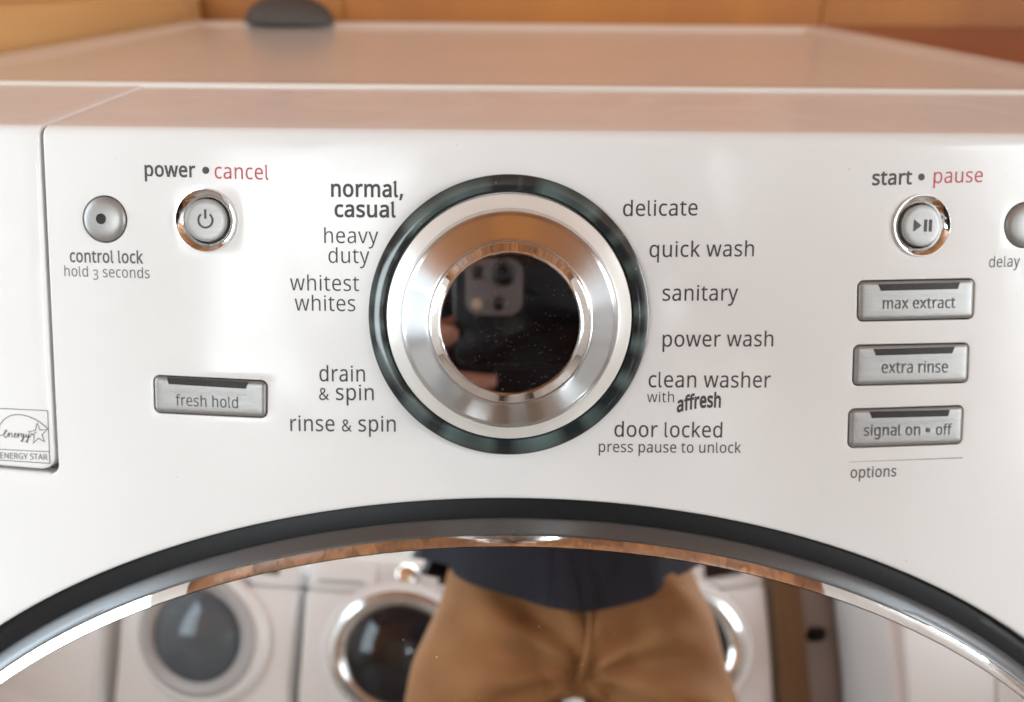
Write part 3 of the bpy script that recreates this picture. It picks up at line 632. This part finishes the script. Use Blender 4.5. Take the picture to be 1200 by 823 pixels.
# ------------------------------------------------------------------ push buttons
def rect_button(text, win):
    px = RECT[text]
    def loop(inset, h, rad): return [S(u, v, h) for u, v in rr_outline(px, inset, rad)]
    r0 = RR0; L = [loop(.0011, -.003, r0), loop(.0011, -.0008, r0)]
    for k in range(8):
        t = k/7*math.pi/2; L.append(loop(.0011+.0019*(1-math.cos(t)), -.0006+.0014*math.sin(t), r0))
    L += [loop(.0036, .00084, r0), loop(.0050, .00086, r0), loop(.0068, .00086, r0)]
    # interior as a small grid-like strip fill
    me = loops_mesh('push_button', L, cap=True); fixn(me); sharp(me, 45)
    o = link('push_button', me, FASCIA, SILVER, label='silver push button marked %s' % text)
    # the dark plate behind the gap round the cap
    me = loops_mesh('button_slot', [loop(-.0010, -.0032, r0), loop(.003, -.0033, r0)], cap=True); fixn(me)
    link('button_slot', me, o, GAP)
    hW = .00092
    Wn = [Vector(at(*p, hW)) for p in win]
    La, Lb, n_ = [], [], 14
    for i in range(4):
        q0, q1 = Wn[i], Wn[(i+1) % 4]; k_ = n_ if i % 2 == 0 else 2
        for k in range(k_): La.append(q0+(q1-q0)*k/k_)
    cI = sum(Wn, Vector((0, 0)))/4
    tops = [S(q.x, q.y, hW+.00006) for q in La]; bots = [S(q.x, q.y, hW-.0002) for q in La]
    m_ = len(La); vs = tops+bots; fs = [(i, m_+i, m_+(i+1) % m_, (i+1) % m_) for i in range(m_)]
    # the face, in strips from the upper edge to the lower one
    up_ = list(range(0, n_+1)); lo_ = [(2*n_+2-i) % m_ for i in range(0, n_+1)]
    fs += [(up_[i], up_[i+1], lo_[i+1], lo_[i]) for i in range(n_)]
    link('indicator_window', pymesh('indicator_window', vs, fs), o, DARKWIN, smooth=False)
    return o
HB = .00098
fh = rect_button('fresh hold', [(195.4, 442.4), (290.6, 447.6), (288.2, 455.8), (197.7, 450.2)])
lettering('fresh hold', 206, 475.2, 279, 478.6, 10.0, INKL, h=HB, parent=fh)
mx_ = rect_button('max extract', [(1029.5, 333.2), (1125.2, 331), (1122.5, 338.8), (1032.5, 341)])
lettering('max extract', 1034.7, 362, 1119.5, 361, 10.0, INKL, h=HB, parent=mx_)
er = rect_button('extra rinse', [(1024, 409.2), (1119, 406.4), (1116, 414.2), (1026.7, 416.8)])
lettering('extra rinse', 1033.3, 437.4, 1110.7, 436.6, 10.6, INKL, h=HB, parent=er)
sg = rect_button('signal on off', [(1019.3, 482.6), (1113.2, 480.4), (1111.2, 487.8), (1022, 490.2)])
lettering('signal on', 1012.3, 510.9, 1078.3, 510, 9.8, INKL, bold=.015, h=HB, parent=sg)
dot(1087.7, 504.4, 3.0, INKL, sg, HB)
lettering('off', 1097, 510, 1115.5, 509.4, 9.8, INKL, h=HB, parent=sg)

def round_button(px, py, r, name, label):
    u, v = at(px, py)
    o = lathe(name, u, v, [(r-.0007, -.003), (r-.0007, -.0004), (r-.0009, .0002), (r-.0016, .0008), (r-.003, .0013), (r*.45, .0017), (r*.2, .00175)], SILVER, FASCIA, 64, cap=True)
    o['label'] = label
    lathe('button_slot', u, v, [(r+.001, -.0034), (r*.5, -.0035)], GAP, o, 48, cap=True)
    return o, u, v
cl, u, v = round_button(122.6, 257.0, .00945, 'round_button', 'round silver button with a dark dot')
lathe('lamp_dot', u-.0004, v, [(.0021, .0012), (.0021, .0018), (.0019, .00185), (.0006, .0018)], DARKWIN, cl, 28, cap=True)
dl, u, v = round_button(1201, 264.0, .00945, 'round_button', 'plain round silver button at the right edge')
def ringed_button(px, py, name, label):
    u, v = at(px, py)
    o = lathe(name, u, v, [(.0083, -.005), (.0083, .0001), (.00822, .00045), (.0079, .00062), (.0062, .00070), (.003, .00072)], SILVER, FASCIA, 64, cap=True)
    o['label'] = label
    lathe('button_bezel', u, v, [(.0123, -.0035), (.0123, .0006), (.0122, .0010), (.01205, .0012), (.0119, .0012), (.0117, .0011), (.0103, .0002), (.0092, -.0008), (.0089, -.0012), (.0088, -.0018), (.0088, -.006)], CHROME, o, 72)
    lathe('button_slot', u, v, [(.0136, -.0036), (.011, -.0062), (.006, -.0063)], GAP, o, 48, cap=True)
    return o, u, v
pw, u, v = ringed_button(241.8, 258.4, 'ringed_button', 'round silver power button in a chrome ring')
hp = .00082
def poly_h(name, pts, parent, cu, h):   # flat print lying on a button face
    c = S(cu[0], cu[1]); n = SN(cu[0]); xv = (X-n*X.dot(n)).normalized(); vv = n.cross(xv)
    vs = [c+xv*x+vv*y+n*h for x, y in pts]; return vs
arcp, arci = [], []
for k in range(33):
    a = R(90+38+(360-76)*k/32); arcp.append((.0032*math.cos(a), .0032*math.sin(a))); arci.append((.00245*math.cos(a), .00245*math.sin(a)))
vs = poly_h('', arcp+arci, pw, (u, v), hp+.0001); n = len(arcp)
fs = [(i, i+1, n+i+1, n+i) for i in range(n-1)]
vs += poly_h('', [(-.0004, .0006), (.0004, .0006), (.0004, .0042), (-.0004, .0042)], pw, (u, v), hp+.0001); fs.append((2*n, 2*n+1, 2*n+2, 2*n+3))
link('power_symbol', pymesh('power_symbol', vs, fs), pw, INK, smooth=False)
st, u, v = ringed_button(1079.4, 264.6, 'ringed_button', 'round silver start button in a chrome ring')
vs = poly_h('', [(-.0036, .0024), (-.0036, -.0024), (-.0004, 0), (.0009, .0024), (.0009, -.0024), (.0020, -.0024), (.0020, .0024), (.0030, .0024), (.0030, -.0024), (.0041, -.0024), (.0041, .0024)], st, (u, v), hp+.0001)
link('start_symbol', pymesh('start_symbol', vs, [(0, 1, 2), (3, 4, 5, 6), (7, 8, 9, 10)]), st, INK, smooth=False)

# ================================================================== the room around
PLASTER = mat('pale_plaster', (.72, .71, .69), .8, var=.04, vscale=3, bump=.3, bscale=60)
GREYPAINT = mat('grey_painted_door', (.42, .40, .39), .5, var=.05, vscale=4)
FLOORM = mat('brown_floor_tile', (.30, .25, .21), .35, var=.12, vscale=5)
ORANGE = wood('orange_varnished_panel', (.23, .064, .006), (.37, .125, .011), 2.2, (2, 1, .5), .6, .0)
PLANK = wood('orange_brown_ceiling_plank', (.12, .046, .018), (.40, .175, .066), 2.0, (6, .5, 1), .45, .1)
PALEWOOD = wood('pale_counter_wood', (.42, .225, .082), (.54, .31, .13), 2.5, (1, .8, 9), .45)
REDWOOD = wood('red_brown_wood', (.22, .060, .030), (.34, .10, .05), 3, (1, 1, 6), .4)
POST = wood('brown_post_wood', (.16, .08, .030), (.26, .135, .055), 3, (6, 6, .6), .5)
def struct(o): o['kind'] = 'structure'; return o
struct(box('floor', (-2.3, -2.35, -.1), (2.3, 1.12, 0), FLOORM, bev=0))
CEIL = struct(box('ceiling', (-2.3, -2.35, 2.46), (2.3, 1.12, 2.55), POST, bev=0))
pl = None
for i in range(22):
    x0 = -2.2+i*.2
    if pl is None or True:
        o = box('ceiling_plank', (x0+.003, -2.2, 2.42), (x0+.197, 1.0, 2.462), PLANK, CEIL, .006, 1)
# wall behind the washer, sheets of orange varnished board
BW = struct(box('wall', (-2.3, 1.045, 0), (2.3, 1.12, 2.46), POST, bev=0))
xs = [-2.2, -1.62, -1.02, -.40, -.185, .37, .93, 1.5, 2.2]
for a, b_ in zip(xs, xs[1:]): box('wall_panel', (a+.0005, 1.02, .0), (b_-.0005, 1.047, 2.42), ORANGE, BW, .001, 1)
struct(box('wall', (-2.3, -2.35, 0), (2.3, -2.2, 2.46), PLASTER, bev=0))
def wall_with_opening(x0, x1, ya, yb, za, zb):
    vs, fs = [], []
    for lo, hi in (((x0, -2.2, 0), (x1, ya, 2.46)), ((x0, yb, 0), (x1, 1.045, 2.46)), ((x0, ya, 0), (x1, yb, za)), ((x0, ya, zb), (x1, yb, 2.46))):
        k = len(vs); vs += [(x, y, z) for x in (lo[0], hi[0]) for y in (lo[1], hi[1]) for z in (lo[2], hi[2])]
        fs += [tuple(k+i for i in f) for f in ((0, 1, 3, 2), (4, 6, 7, 5), (0, 4, 5, 1), (2, 3, 7, 6), (0, 2, 6, 4), (1, 5, 7, 3))]
    return struct(link('wall', pymesh('wall', vs, fs), None, PLASTER, smooth=False))
wall_with_opening(-2.3, -2.16, -.17, 1.01, .45, 2.11)
wall_with_opening(2.16, 2.3, -1.76, -.40, .77, 2.13)
struct(box('wall', (2.145, .50, .45), (2.16, 1.02, 2.05), PLASTER, bev=0))
FRAMEM = mat('white_window_frame', (.75, .75, .74), .4)
def window(name, label, x, ya, yb, za, zb):
    t = thing(name, label, 'window', (x, (ya+yb)/2, za))
    for lo, hi in (((ya, za), (ya+.06, zb)), ((yb-.06, za), (yb, zb)), ((ya+.06, za), (yb-.06, za+.06)), ((ya+.06, zb-.06), (yb-.06, zb)), (((ya+yb)/2-.025, za+.06), ((ya+yb)/2+.025, zb-.06))):
        box('frame', (x-.02, lo[0], lo[1]), (x+.02, hi[0], hi[1]), FRAMEM, t, .004, 1)
window('window', 'large bright window mirrored at the left of the round door', -2.07, -.17, 1.01, .45, 2.11)
window('window', 'added unseen window in the right hand side wall for fill light', 2.07, -1.76, -.40, .77, 2.13)  # invented frame for the added right-hand fill lamp
window('window', 'added unseen narrow window in the right wall, for light on the mirrored washers', 2.07, .52, 1.0, .47, 2.03)  # invented frame for the added corner fill lamp
window_rear = thing('window', 'long high window over the mirrored row of washers', 'window', (.2, -2.08, 1.26))
for lo, hi in (((-1.62, 1.26), (-1.56, 2.30)), ((1.96, 1.26), (2.02, 2.30)), ((-1.56, 1.26), (1.96, 1.31)), ((-1.56, 2.25), (1.96, 2.30)), ((-.43, 1.31), (-.39, 2.25)), ((.79, 1.31), (.83, 2.25))):
    box('frame', (lo[0], -2.10, lo[1]), (hi[0], -2.06, hi[1]), FRAMEM, window_rear, .004, 1)

# counter at the left of the washer, cabinet at its right, dark dome behind
ct = thing('wooden_counter', 'pale wooden counter end standing along the left side of the washer', 'counter', (-.63, .74, 0))
box('counter_top', (-.95, .40, .955), (K.x-.3465, 1.0, .992), PALEWOOD, ct, .005)
box('counter_base', (-.93, .43, 0), (K.x-.3525, 1.0, .953), PALEWOOD, ct, .003)
rc = thing('wooden_cabinet', 'low red brown wooden cabinet beyond the right edge of the washer', 'cabinet', (.62, .74, 0))
box('cabinet_top', (.362, .46, .935), (.95, 1.0, .962), REDWOOD, rc, .004)
box('cabinet_base', (.372, .48, 0), (.93, 1.0, .933), REDWOOD, rc, .003)
DOMEM = mat('dark_brown_dome_plastic', (.050, .036, .027), .7)
L = []
for k in range(9):
    a = k/8*math.pi/2*.97; L.append([Vector((-.222+.046*math.cos(a)*math.cos(q), .905+.026*math.cos(a)*math.sin(q), zl-.0+.027*math.sin(a))) for q in [2*math.pi*i/40 for i in range(40)]])
dome = link('dark_cap', fixn(loops_mesh('dark_cap', L, cap=True)), None, DOMEM)
for v_ in dome.data.vertices: pass
tag(dome, 'dark rounded cap lying at the back of the washer top', 'cap')

# --- the opposite row of washers, seen in the mirrored door
CHG = mat('opposite_door_chrome', (.75, .75, .74), .15, .9)
DKG = mat('opposite_dark_glass', (.012, .013, .016), .06)
GRYP = mat('opposite_grey_panel', (.48, .49, .50), .35)
WHP = mat('opposite_white_enamel', (.86, .865, .87), .3)
PALEG = mat('opposite_pale_blue_glass', (.10, .125, .145), .08)
def opp_washer(x, label, ringm, glass=DKG):
    y = -1.42
    t = thing('opposite_washer', label, 'washing machine', (x, y-.3, 0), 'washers mirrored in the round door')
    box('cabinet', (x-.338, y-.62, .02), (x+.338, y, .83), WHP, t, .02, 3)
    box('control_strip', (x-.338, y-.60, .832), (x+.338, y-.01, .965), WHP, t, .018, 3)
    def disc(nm, prof, m, par, cx=x, cz=.62, cap=False):
        Ls = [[Vector((cx+r*math.cos(2*math.pi*i/48), y+h, cz+r*math.sin(2*math.pi*i/48))) for i in range(48)] for r, h in prof]
        me = fixn(loops_mesh(nm, Ls, cap=cap)); sharp(me, 40); return link(nm, me, par, m)
    d = disc('door', [(.262, .0), (.262, .022), (.252, .034), (.238, .038), (.225, .034)], WHP, t)
    disc('door_ring', [(.228, .02), (.226, .044), (.205, .052), (.178, .040), (.168, .026)], ringm, d)
    disc('door_glass', [(.170, .018), (.166, .03), (.14, .045), (.09, .062), (.04, .070)], glass, d, cap=True)
    kn = disc('dial', [(.042, -.012), (.042, .012), (.036, .022), (.03, .024)], CHG, t, x+.02, .905, True)
    dr_ = box('drawer_front', (x-.325, y-.02, .855), (x-.09, y+.0, .95), WHP, t, .006)
    box('drawer_grip', (x-.29, y-.004, .862), (x-.13, y+.008, .874), GRYP, dr_, .003)
    box('display', (x+.12, y-.02, .875), (x+.26, y-.002, .935), DKG, t, .004)
    for k in range(4): 
        disc('button', [(.011, -.012), (.011, .004), (.008, .006)], GRYP, t, x+.08+.022*k, .845, True)
opp_washer(-1.04, 'white washer with grey ringed door, leftmost in the mirrored row', GRYP, PALEG)
opp_washer(-.33, 'white washer with chrome ringed dark door left of the mirrored trousers', CHG)
opp_washer(.57, 'white washer half hidden right of the mirrored trousers', CHG)
wd_ = thing('white_dryer', 'plain white dryer at the far left of the mirrored row', 'dryer', (-1.76, -1.7, 0))
box('cabinet', (-2.1, -2.0, .02), (-1.42, -1.36, .95), WHP, wd_, .02, 3)
box('access_panel', (-2.05, -1.362, .08), (-1.47, -1.35, .24), WHP, wd_, .004)
ps = box('wooden_post', (.925, -1.50, 0), (1.025, -1.38, 2.42), POST, None, .006); tag(ps, 'brown wooden post mirrored right of the trousers', 'post')
gd = thing('grey_door', 'plain grey door with a black knob mirrored right of the post', 'door', (1.3, -1.6, 0))
box('door_leaf', (1.03, -1.56, .01), (1.62, -1.52, 2.05), GREYPAINT, gd, .004)
L = [[Vector((1.13+r*math.cos(2*math.pi*i/24), -1.52+h, .62+r*math.sin(2*math.pi*i/24))) for i in range(24)] for r, h in ((.03, 0), (.03, .008), (.014, .012), (.014, .03), (.026, .038), (.028, .05), (.018, .06))]
link('door_knob', fixn(loops_mesh('door_knob', L, cap=True)), gd, BLACK)
wc = thing('white_cupboard', 'tall white cupboard mirrored at the right end of the round door', 'cupboard', (1.63, -1.3, 0))
box('cupboard_body', (1.21, -1.50, .02), (2.05, -1.16, 1.9), WHP, wc, .03, 4)
for k in range(2): box('cupboard_door', (1.245+.39*k, -1.162, .06), (1.625+.39*k, -1.135, 1.86), WHP, wc, .012, 3)

# ------------------------------------------------------------------ phone at the camera, and the person holding it
def ph(x, y, z): return CAM + RT*x + UP*y + FW*z
PHB = mat('black_phone_glass', (.006, .006, .007), .12)
PHC = mat('grey_camera_glass', (.22, .222, .222), .35)
PHE = mat('dark_phone_edge', (.05, .05, .05), .3, .8)
PHL = mat('phone_lens_glass', (.004, .004, .006), .03, coat=1.)
PHR = mat('phone_lens_rim', (.22, .22, .22), .2, .9)
PHF = mat('phone_flash_cover', (.75, .60, .45), .3)
PHONE = thing('phone', 'black phone with square camera block mirrored in the dial centre', 'phone', ph(.048, -.025, -.007))
def slab(name, x0, x1, y0, y1, z0, z1, r, m, parent, ch=.0012):
    def lp(ins, z):
        P = []
        for cx, cy, a0 in ((x1-r, y1-r, 0), (x0+r, y1-r, 90), (x0+r, y0+r, 180), (x1-r, y0+r, 270)):
            for k in range(9):
                a = R(a0+90*k/8); P.append(ph(cx+(r-ins)*math.cos(a), cy+(r-ins)*math.sin(a), z))
        return P
    L = [lp(ch, z0), lp(ch*.3, z0+ch*.3), lp(0, z0+ch), lp(0, z1-ch), lp(ch*.3, z1-ch*.3), lp(ch, z1)]
    me = fixn(loops_mesh(name, L, cap=True, cap0=True)); sharp(me, 40); return link(name, me, parent, m)
slab('phone_body', -.033, .127, -.064, .014, -.0122, -.0046, .012, PHE, PHONE, .002)
bk = slab('back_glass', -.0312, .1252, -.0622, .0122, -.0047, -.0042, .0105, PHB, PHONE, .0002)
bump = slab('camera_block', -.0245, .0125, -.0275, .0095, -.0045, -.0030, .009, PHC, PHONE, .0006)
slab('camera_block_rim', -.0252, .0132, -.0282, .0102, -.0046, -.0040, .0097, PHR, bump, .0002)
def pdisc(name, x, y, prof, m, parent, cap=True):
    L = [[ph(x+r*math.cos(2*math.pi*i/40), y+r*math.sin(2*math.pi*i/40), z) for i in range(40)] for r, z in prof]
    me = fixn(loops_mesh(name, L, cap=cap)); sharp(me, 40); return link(name, me, parent, m)
for x, y, r in ((.0, .0, 1.3), (-.0168, .0012, .72), (-.0030, -.0198, .72)):
    l = pdisc('lens_rim', x, y, [(.0074*r, -.0034), (.0074*r, -.0022), (.0064*r, -.0019), (.0058*r, -.0022)], PHR, bump, False)
    pdisc('lens', x, y, [(.0060*r, -.0026), (.0040*r, -.0022), (.002*r, -.0021)], PHL, l)
pdisc('flash', -.0175, -.0200, [(.0036, -.0034), (.0036, -.0028), (.003, -.0026)], PHF, bump)

SKIN = mat('skin', (.50, .27, .19), .5, var=.08, vscale=30)
NAVY = mat('navy_shirt_cloth', (.010, .012, .022), .8, bump=.5, bscale=90, var=.15, vscale=12)
KHAKI = mat('khaki_trouser_cloth', (.31, .150, .056), .85, bump=.5, bscale=70, var=.14, vscale=16)
HAIR = mat('dark_brown_hair', (.03, .018, .012), .5, bump=.6, bscale=150)
SHOE = mat('dark_shoe_leather', (.04, .03, .025), .4)
EYE = mat('eye_white', (.8, .8, .78), .2)
PX, PY = .10, -.38
PERSON = thing('person', 'person in navy shirt and khaki trousers mirrored in the chrome door, holding a black phone', 'person', (PX, PY, 0))
def tube_bm(bm, pts, radii, seg=16, side=None):
    """closed tube through points; radii are (across, deep) pairs"""
    prev = None; n = len(pts); rings = []
    for i in range(n):
        a, b = pts[max(0, i-1)], pts[min(n-1, i+1)]; t = (b-a).normalized()
        s = (side or Vector((1, 0, 0))); s = (s - t*s.dot(t))
        if s.length < 1e-3: s = Vector((0, 1, 0)) - t*t.y
        s.normalize(); d = t.cross(s); r = radii[i] if isinstance(radii[i], tuple) else (radii[i], radii[i])
        rings.append([bm.verts.new(pts[i]+s*(r[0]*math.cos(2*math.pi*k/seg))+d*(r[1]*math.sin(2*math.pi*k/seg))) for k in range(seg)])
    for i in range(n-1):
        for k in range(seg): bm.faces.new((rings[i][k], rings[i][(k+1) % seg], rings[i+1][(k+1) % seg], rings[i+1][k]))
    bm.faces.new(rings[0][::-1]); bm.faces.new(rings[-1])
def ell_bm(bm, c, r):
    g = bmesh.ops.create_uvsphere(bm, u_segments=20, v_segments=14, radius=1)
    for v in g['verts']: v.co = Vector(c)+Vector((v.co.x*r[0], v.co.y*r[1], v.co.z*r[2]))
def remeshed(name, bm, vox, m, parent, smooth=6):
    bmesh.ops.recalc_face_normals(bm, faces=bm.faces)
    me = bpy.data.meshes.new(name); bm.to_mesh(me); bm.free()
    o = bpy.data.objects.new(name, me); COL.objects.link(o)
    md = o.modifiers.new('r', 'REMESH'); md.mode = 'VOXEL'; md.voxel_size = vox; md.use_smooth_shade = True
    ms = o.modifiers.new('s', 'SMOOTH'); ms.iterations = smooth; ms.factor = .5
    dg = bpy.context.evaluated_depsgraph_get(); me2 = bpy.data.meshes.new_from_object(o.evaluated_get(dg))
    bpy.data.objects.remove(o); me2.name = name; return link(name, me2, parent, m)
def W(x, y, z): return Vector((PX+x, PY+y, z))
SH, EL = .175, .255
wristL, wristR = ph(-.088, -.100, -.085), ph(.184, -.100, -.085)
arms = [(-1, wristL), (1, wristR)]
bm = bmesh.new()
ell_bm(bm, W(0, .02, 1.555), (.074, .092, .105)); ell_bm(bm, W(0, .055, 1.505), (.055, .06, .062))
ell_bm(bm, W(0, .112, 1.540), (.013, .020, .020)); ell_bm(bm, W(0, .100, 1.560), (.010, .014, .03))
ell_bm(bm, W(0, .100, 1.502), (.024, .012, .007)); ell_bm(bm, W(0, .097, 1.470), (.022, .018, .018))
for s in (-1, 1): ell_bm(bm, W(s*.077, .005, 1.545), (.010, .019, .031))
tube_bm(bm, [W(0, -.01, 1.36), W(0, .0, 1.42), W(0, .012, 1.49)], [.062, .054, .052])
tube_bm(bm, [W(0, 0, .74), W(0, 0, .84), W(0, 0, .96), W(0, 0, 1.10), W(0, 0, 1.24), W(0, -.005, 1.33), W(0, -.01, 1.385)],
        [(.15, .10), (.17, .105), (.145, .092), (.15, .098), (.165, .10), (.16, .085), (.07, .06)], 24)
for s, wr in arms:
    e = W(s*EL, .07, 1.055)
    tube_bm(bm, [W(s*.12, -.01, 1.345), W(s*SH, 0, 1.325), W(s*.215, .03, 1.20), e], [.05, .054, .045, .038])
    mid = e.lerp(wr, .35); tube_bm(bm, [e + (e-wr).normalized()*.02, mid, e.lerp(wr, .8), wr], [.036, .039, .028, .024])
    tube_bm(bm, [W(s*.085, 0, .80), W(s*.11, .01, .66), W(s*.15, .015, .45), W(s*.165, -.01, .30), W(s*.175, -.01, .07)], [.082, .078, .05, .052, .034])
    tube_bm(bm, [W(s*.178, -.04, .045), W(s*.18, .05, .045), W(s*.19, .15, .03)], [(.035, .04), (.04, .035), (.035, .02)], 16, Vector((1, 0, 0)))
    def q(x, y, z): return ph(x if s < 0 else .096-x, y, z)
    tube_bm(bm, [wr, q(-.076, -.080, -.060), q(-.066, -.062, -.040), q(-.060, -.052, -.030)], [(.024, .020), (.028, .017), (.032, .015), (.028, .011)], 16, (UP*.8-RT*.3*s).normalized())
    fr = .0082
    tube_bm(bm, [q(-.062, -.050, -.036), q(-.052, -.026, -.016), q(-.0425, -.008, -.008), q(-.041, .010, -.006)], [.009, .0086, .008, .0066])
    tube_bm(bm, [q(-.066, -.058, -.038), q(-.054, -.044, -.010), q(-.042, -.040, -.001), q(-.030, -.038, .0035)], [.009, .0088, .0082, .0068])
    tube_bm(bm, [q(-.066, -.072, -.040), q(-.050, -.076, -.014), q(-.026, -.0745, -.006), q(-.004, -.0735, -.005)], [.009, .0085, .008, .0066])
    tube_bm(bm, [q(-.068, -.082, -.044), q(-.050, -.092, -.024), q(-.030, -.091, -.016), q(-.014, -.090, -.015)], [.0082, .0076, .007, .006])
    tube_bm(bm, [q(-.076, -.070, -.052), q(-.050, -.050, -.038), q(-.024, -.036, -.022), q(-.010, -.030, -.0205)], [.013, .011, .0095, .0075])
remeshed('body', bm, .0042, SKIN, PERSON, 4)
# shirt: torso with a curved tail hem, two sleeves, collar
def loft(rings, close=True):
    return loops_mesh('shirt', rings)
sh_prof = [(.785, .216, .150), (.89, .205, .142), (1.0, .182, .126), (1.12, .176, .122), (1.24, .186, .120), (1.31, .185, .108), (1.355, .150, .092), (1.385, .085, .072), (1.40, .062, .062)]
rng = random.Random(3); L = []
for j, (z, a, b_) in enumerate(sh_prof):
    ring_ = []
    for i in range(64):
        t = 2*math.pi*i/64; hem = 0
        k = max(0, 1-j/3)
        hem = k*(.085*abs(math.cos(t))**1.6 - (.0 if math.sin(t) > 0 else .02))
        fold = (k+.25)*.013*math.sin(t*11+z*26+math.sin(t*4))+.004*math.sin(t*5+z*31)
        ring_.append(W((a+fold)*math.cos(t), .004+(b_+fold)*math.sin(t), z+hem))
    L.append(ring_)
vsA = [p for r in L for p in r]; me = loops_mesh('shirt', L)
bm = bmesh.new(); bm.from_mesh(me)
for s, wr in arms:
    e = W(s*EL, .07, 1.055); bmt = bmesh.new()
    pts = [W(s*.13, -.005, 1.325), W(s*.185, 0, 1.31), W(s*.222, .03, 1.20), e, e.lerp(wr, .25), e.lerp(wr, .5)]
    tube_bm(bmt, pts, [.058, .066, .060, .052, .050, .048], 24); tm = bpy.data.meshes.new('t'); bmt.to_mesh(tm); bmt.free(); bm.from_mesh(tm); bpy.data.meshes.remove(tm)
bmesh.ops.recalc_face_normals(bm, faces=bm.faces); bm.to_mesh(me); bm.free()
link('shirt', me, PERSON, NAVY)
# trousers with two legs, a fly and side pocket seams
bm = bmesh.new()
tube_bm(bm, [W(0, 0, .662), W(0, 0, .73), W(0, 0, .84), W(0, 0, .94), W(0, 0, .99)], [(.120, .095), (.168, .118), (.178, .124), (.166, .116), (.155, .108)], 40)
for s in (-1, 1):
    tube_bm(bm, [W(s*.090, .0, .84), W(s*.112, .004, .70), W(s*.136, .01, .60), W(s*.155, .018, .45), W(s*.165, .0, .28), W(s*.178, -.008, .10), W(s*.18, -.008, .045)],
            [(.090, .118), (.108, .120), (.108, .112), (.084, .090), (.080, .086), (.078, .084), (.076, .082)], 32)
rt = remeshed('trousers', bm, .006, KHAKI, PERSON, 8)
for v in rt.data.vertices:      # cloth folds: drag lines from the crotch and slack over the thigh
    p = v.co-Vector((PX, PY, 0)); fr_ = 1 if p.y > 0 else .25
    dx, dz = p.x, p.z-.69; rad = math.hypot(dx, dz); an = math.atan2(dz, abs(dx)+1e-6)
    k = math.exp(-((rad-.09)/.075)**2)
    v.co.y += fr_*k*.0085*math.sin(an*9+math.copysign(.8, p.x)+rad*22)          # drag lines fanning from the crotch
    k2 = math.exp(-((p.z-.60)/.10)**2)
    v.co.y += fr_*k2*.006*math.sin(p.z*70+p.x*45+math.sin(p.x*30)*1.5)          # slack over the thighs
    k3 = math.exp(-((p.z-.80)/.05)**2); v.co.y += fr_*k3*.004*math.sin(p.x*70+p.z*60)
    if p.y > 0: v.co.y -= .020*math.exp(-(p.x/.016)**2)*min(1, max(0, (.80-p.z)/.10))  # the seam between the legs
    v.co.x += .004*math.sin(p.z*33+p.y*20)
bmf = bmesh.new(); tube_bm(bmf, [W(.012, .118, .87), W(.012, .121, .80), W(.009, .119, .74), W(.0, .100, .69)], [(.004, .004)]*4, 8)
me = bpy.data.meshes.new('fly'); bmf.to_mesh(me); bmf.free(); link('fly', me, rt, KHAKI)
for s in (-1, 1):
    bm = bmesh.new(); tube_bm(bm, [W(s*.118, .101, .90), W(s*.140, .088, .85), W(s*.156, .068, .80), W(s*.168, .048, .765)], [(.0035, .0035)]*4, 8)
    me = bpy.data.meshes.new('pocket_seam'); bm.to_mesh(me); bm.free(); link('pocket_seam', me, rt, KHAKI)
for s in (-1, 1):
    bm = bmesh.new(); tube_bm(bm, [W(s*.178, -.08, .035), W(s*.18, .05, .04), W(s*.19, .13, .032), W(s*.192, .175, .026)], [(.042, .034), (.048, .04), (.045, .03), (.028, .02)], 20)
    remeshed('shoe', bm, .006, SHOE, PERSON, 4)
bm = bmesh.new(); ell_bm(bm, W(0, -.012, 1.588), (.082, .086, .095)); ell_bm(bm, W(0, -.045, 1.53), (.074, .06, .08))
hv = remeshed('hair', bm, .006, HAIR, PERSON, 3)
for s in (-1, 1):
    bm = bmesh.new(); ell_bm(bm, W(s*.031, .094, 1.557), (.012, .010, .0085)); me = bpy.data.meshes.new('eye'); bm.to_mesh(me); bm.free(); e_ = link('eye', me, PERSON, EYE)
    bm = bmesh.new(); ell_bm(bm, W(s*.031, .1020, 1.557), (.005, .003, .005)); me = bpy.data.meshes.new('iris'); bm.to_mesh(me); bm.free(); link('iris', me, e_, HAIR)
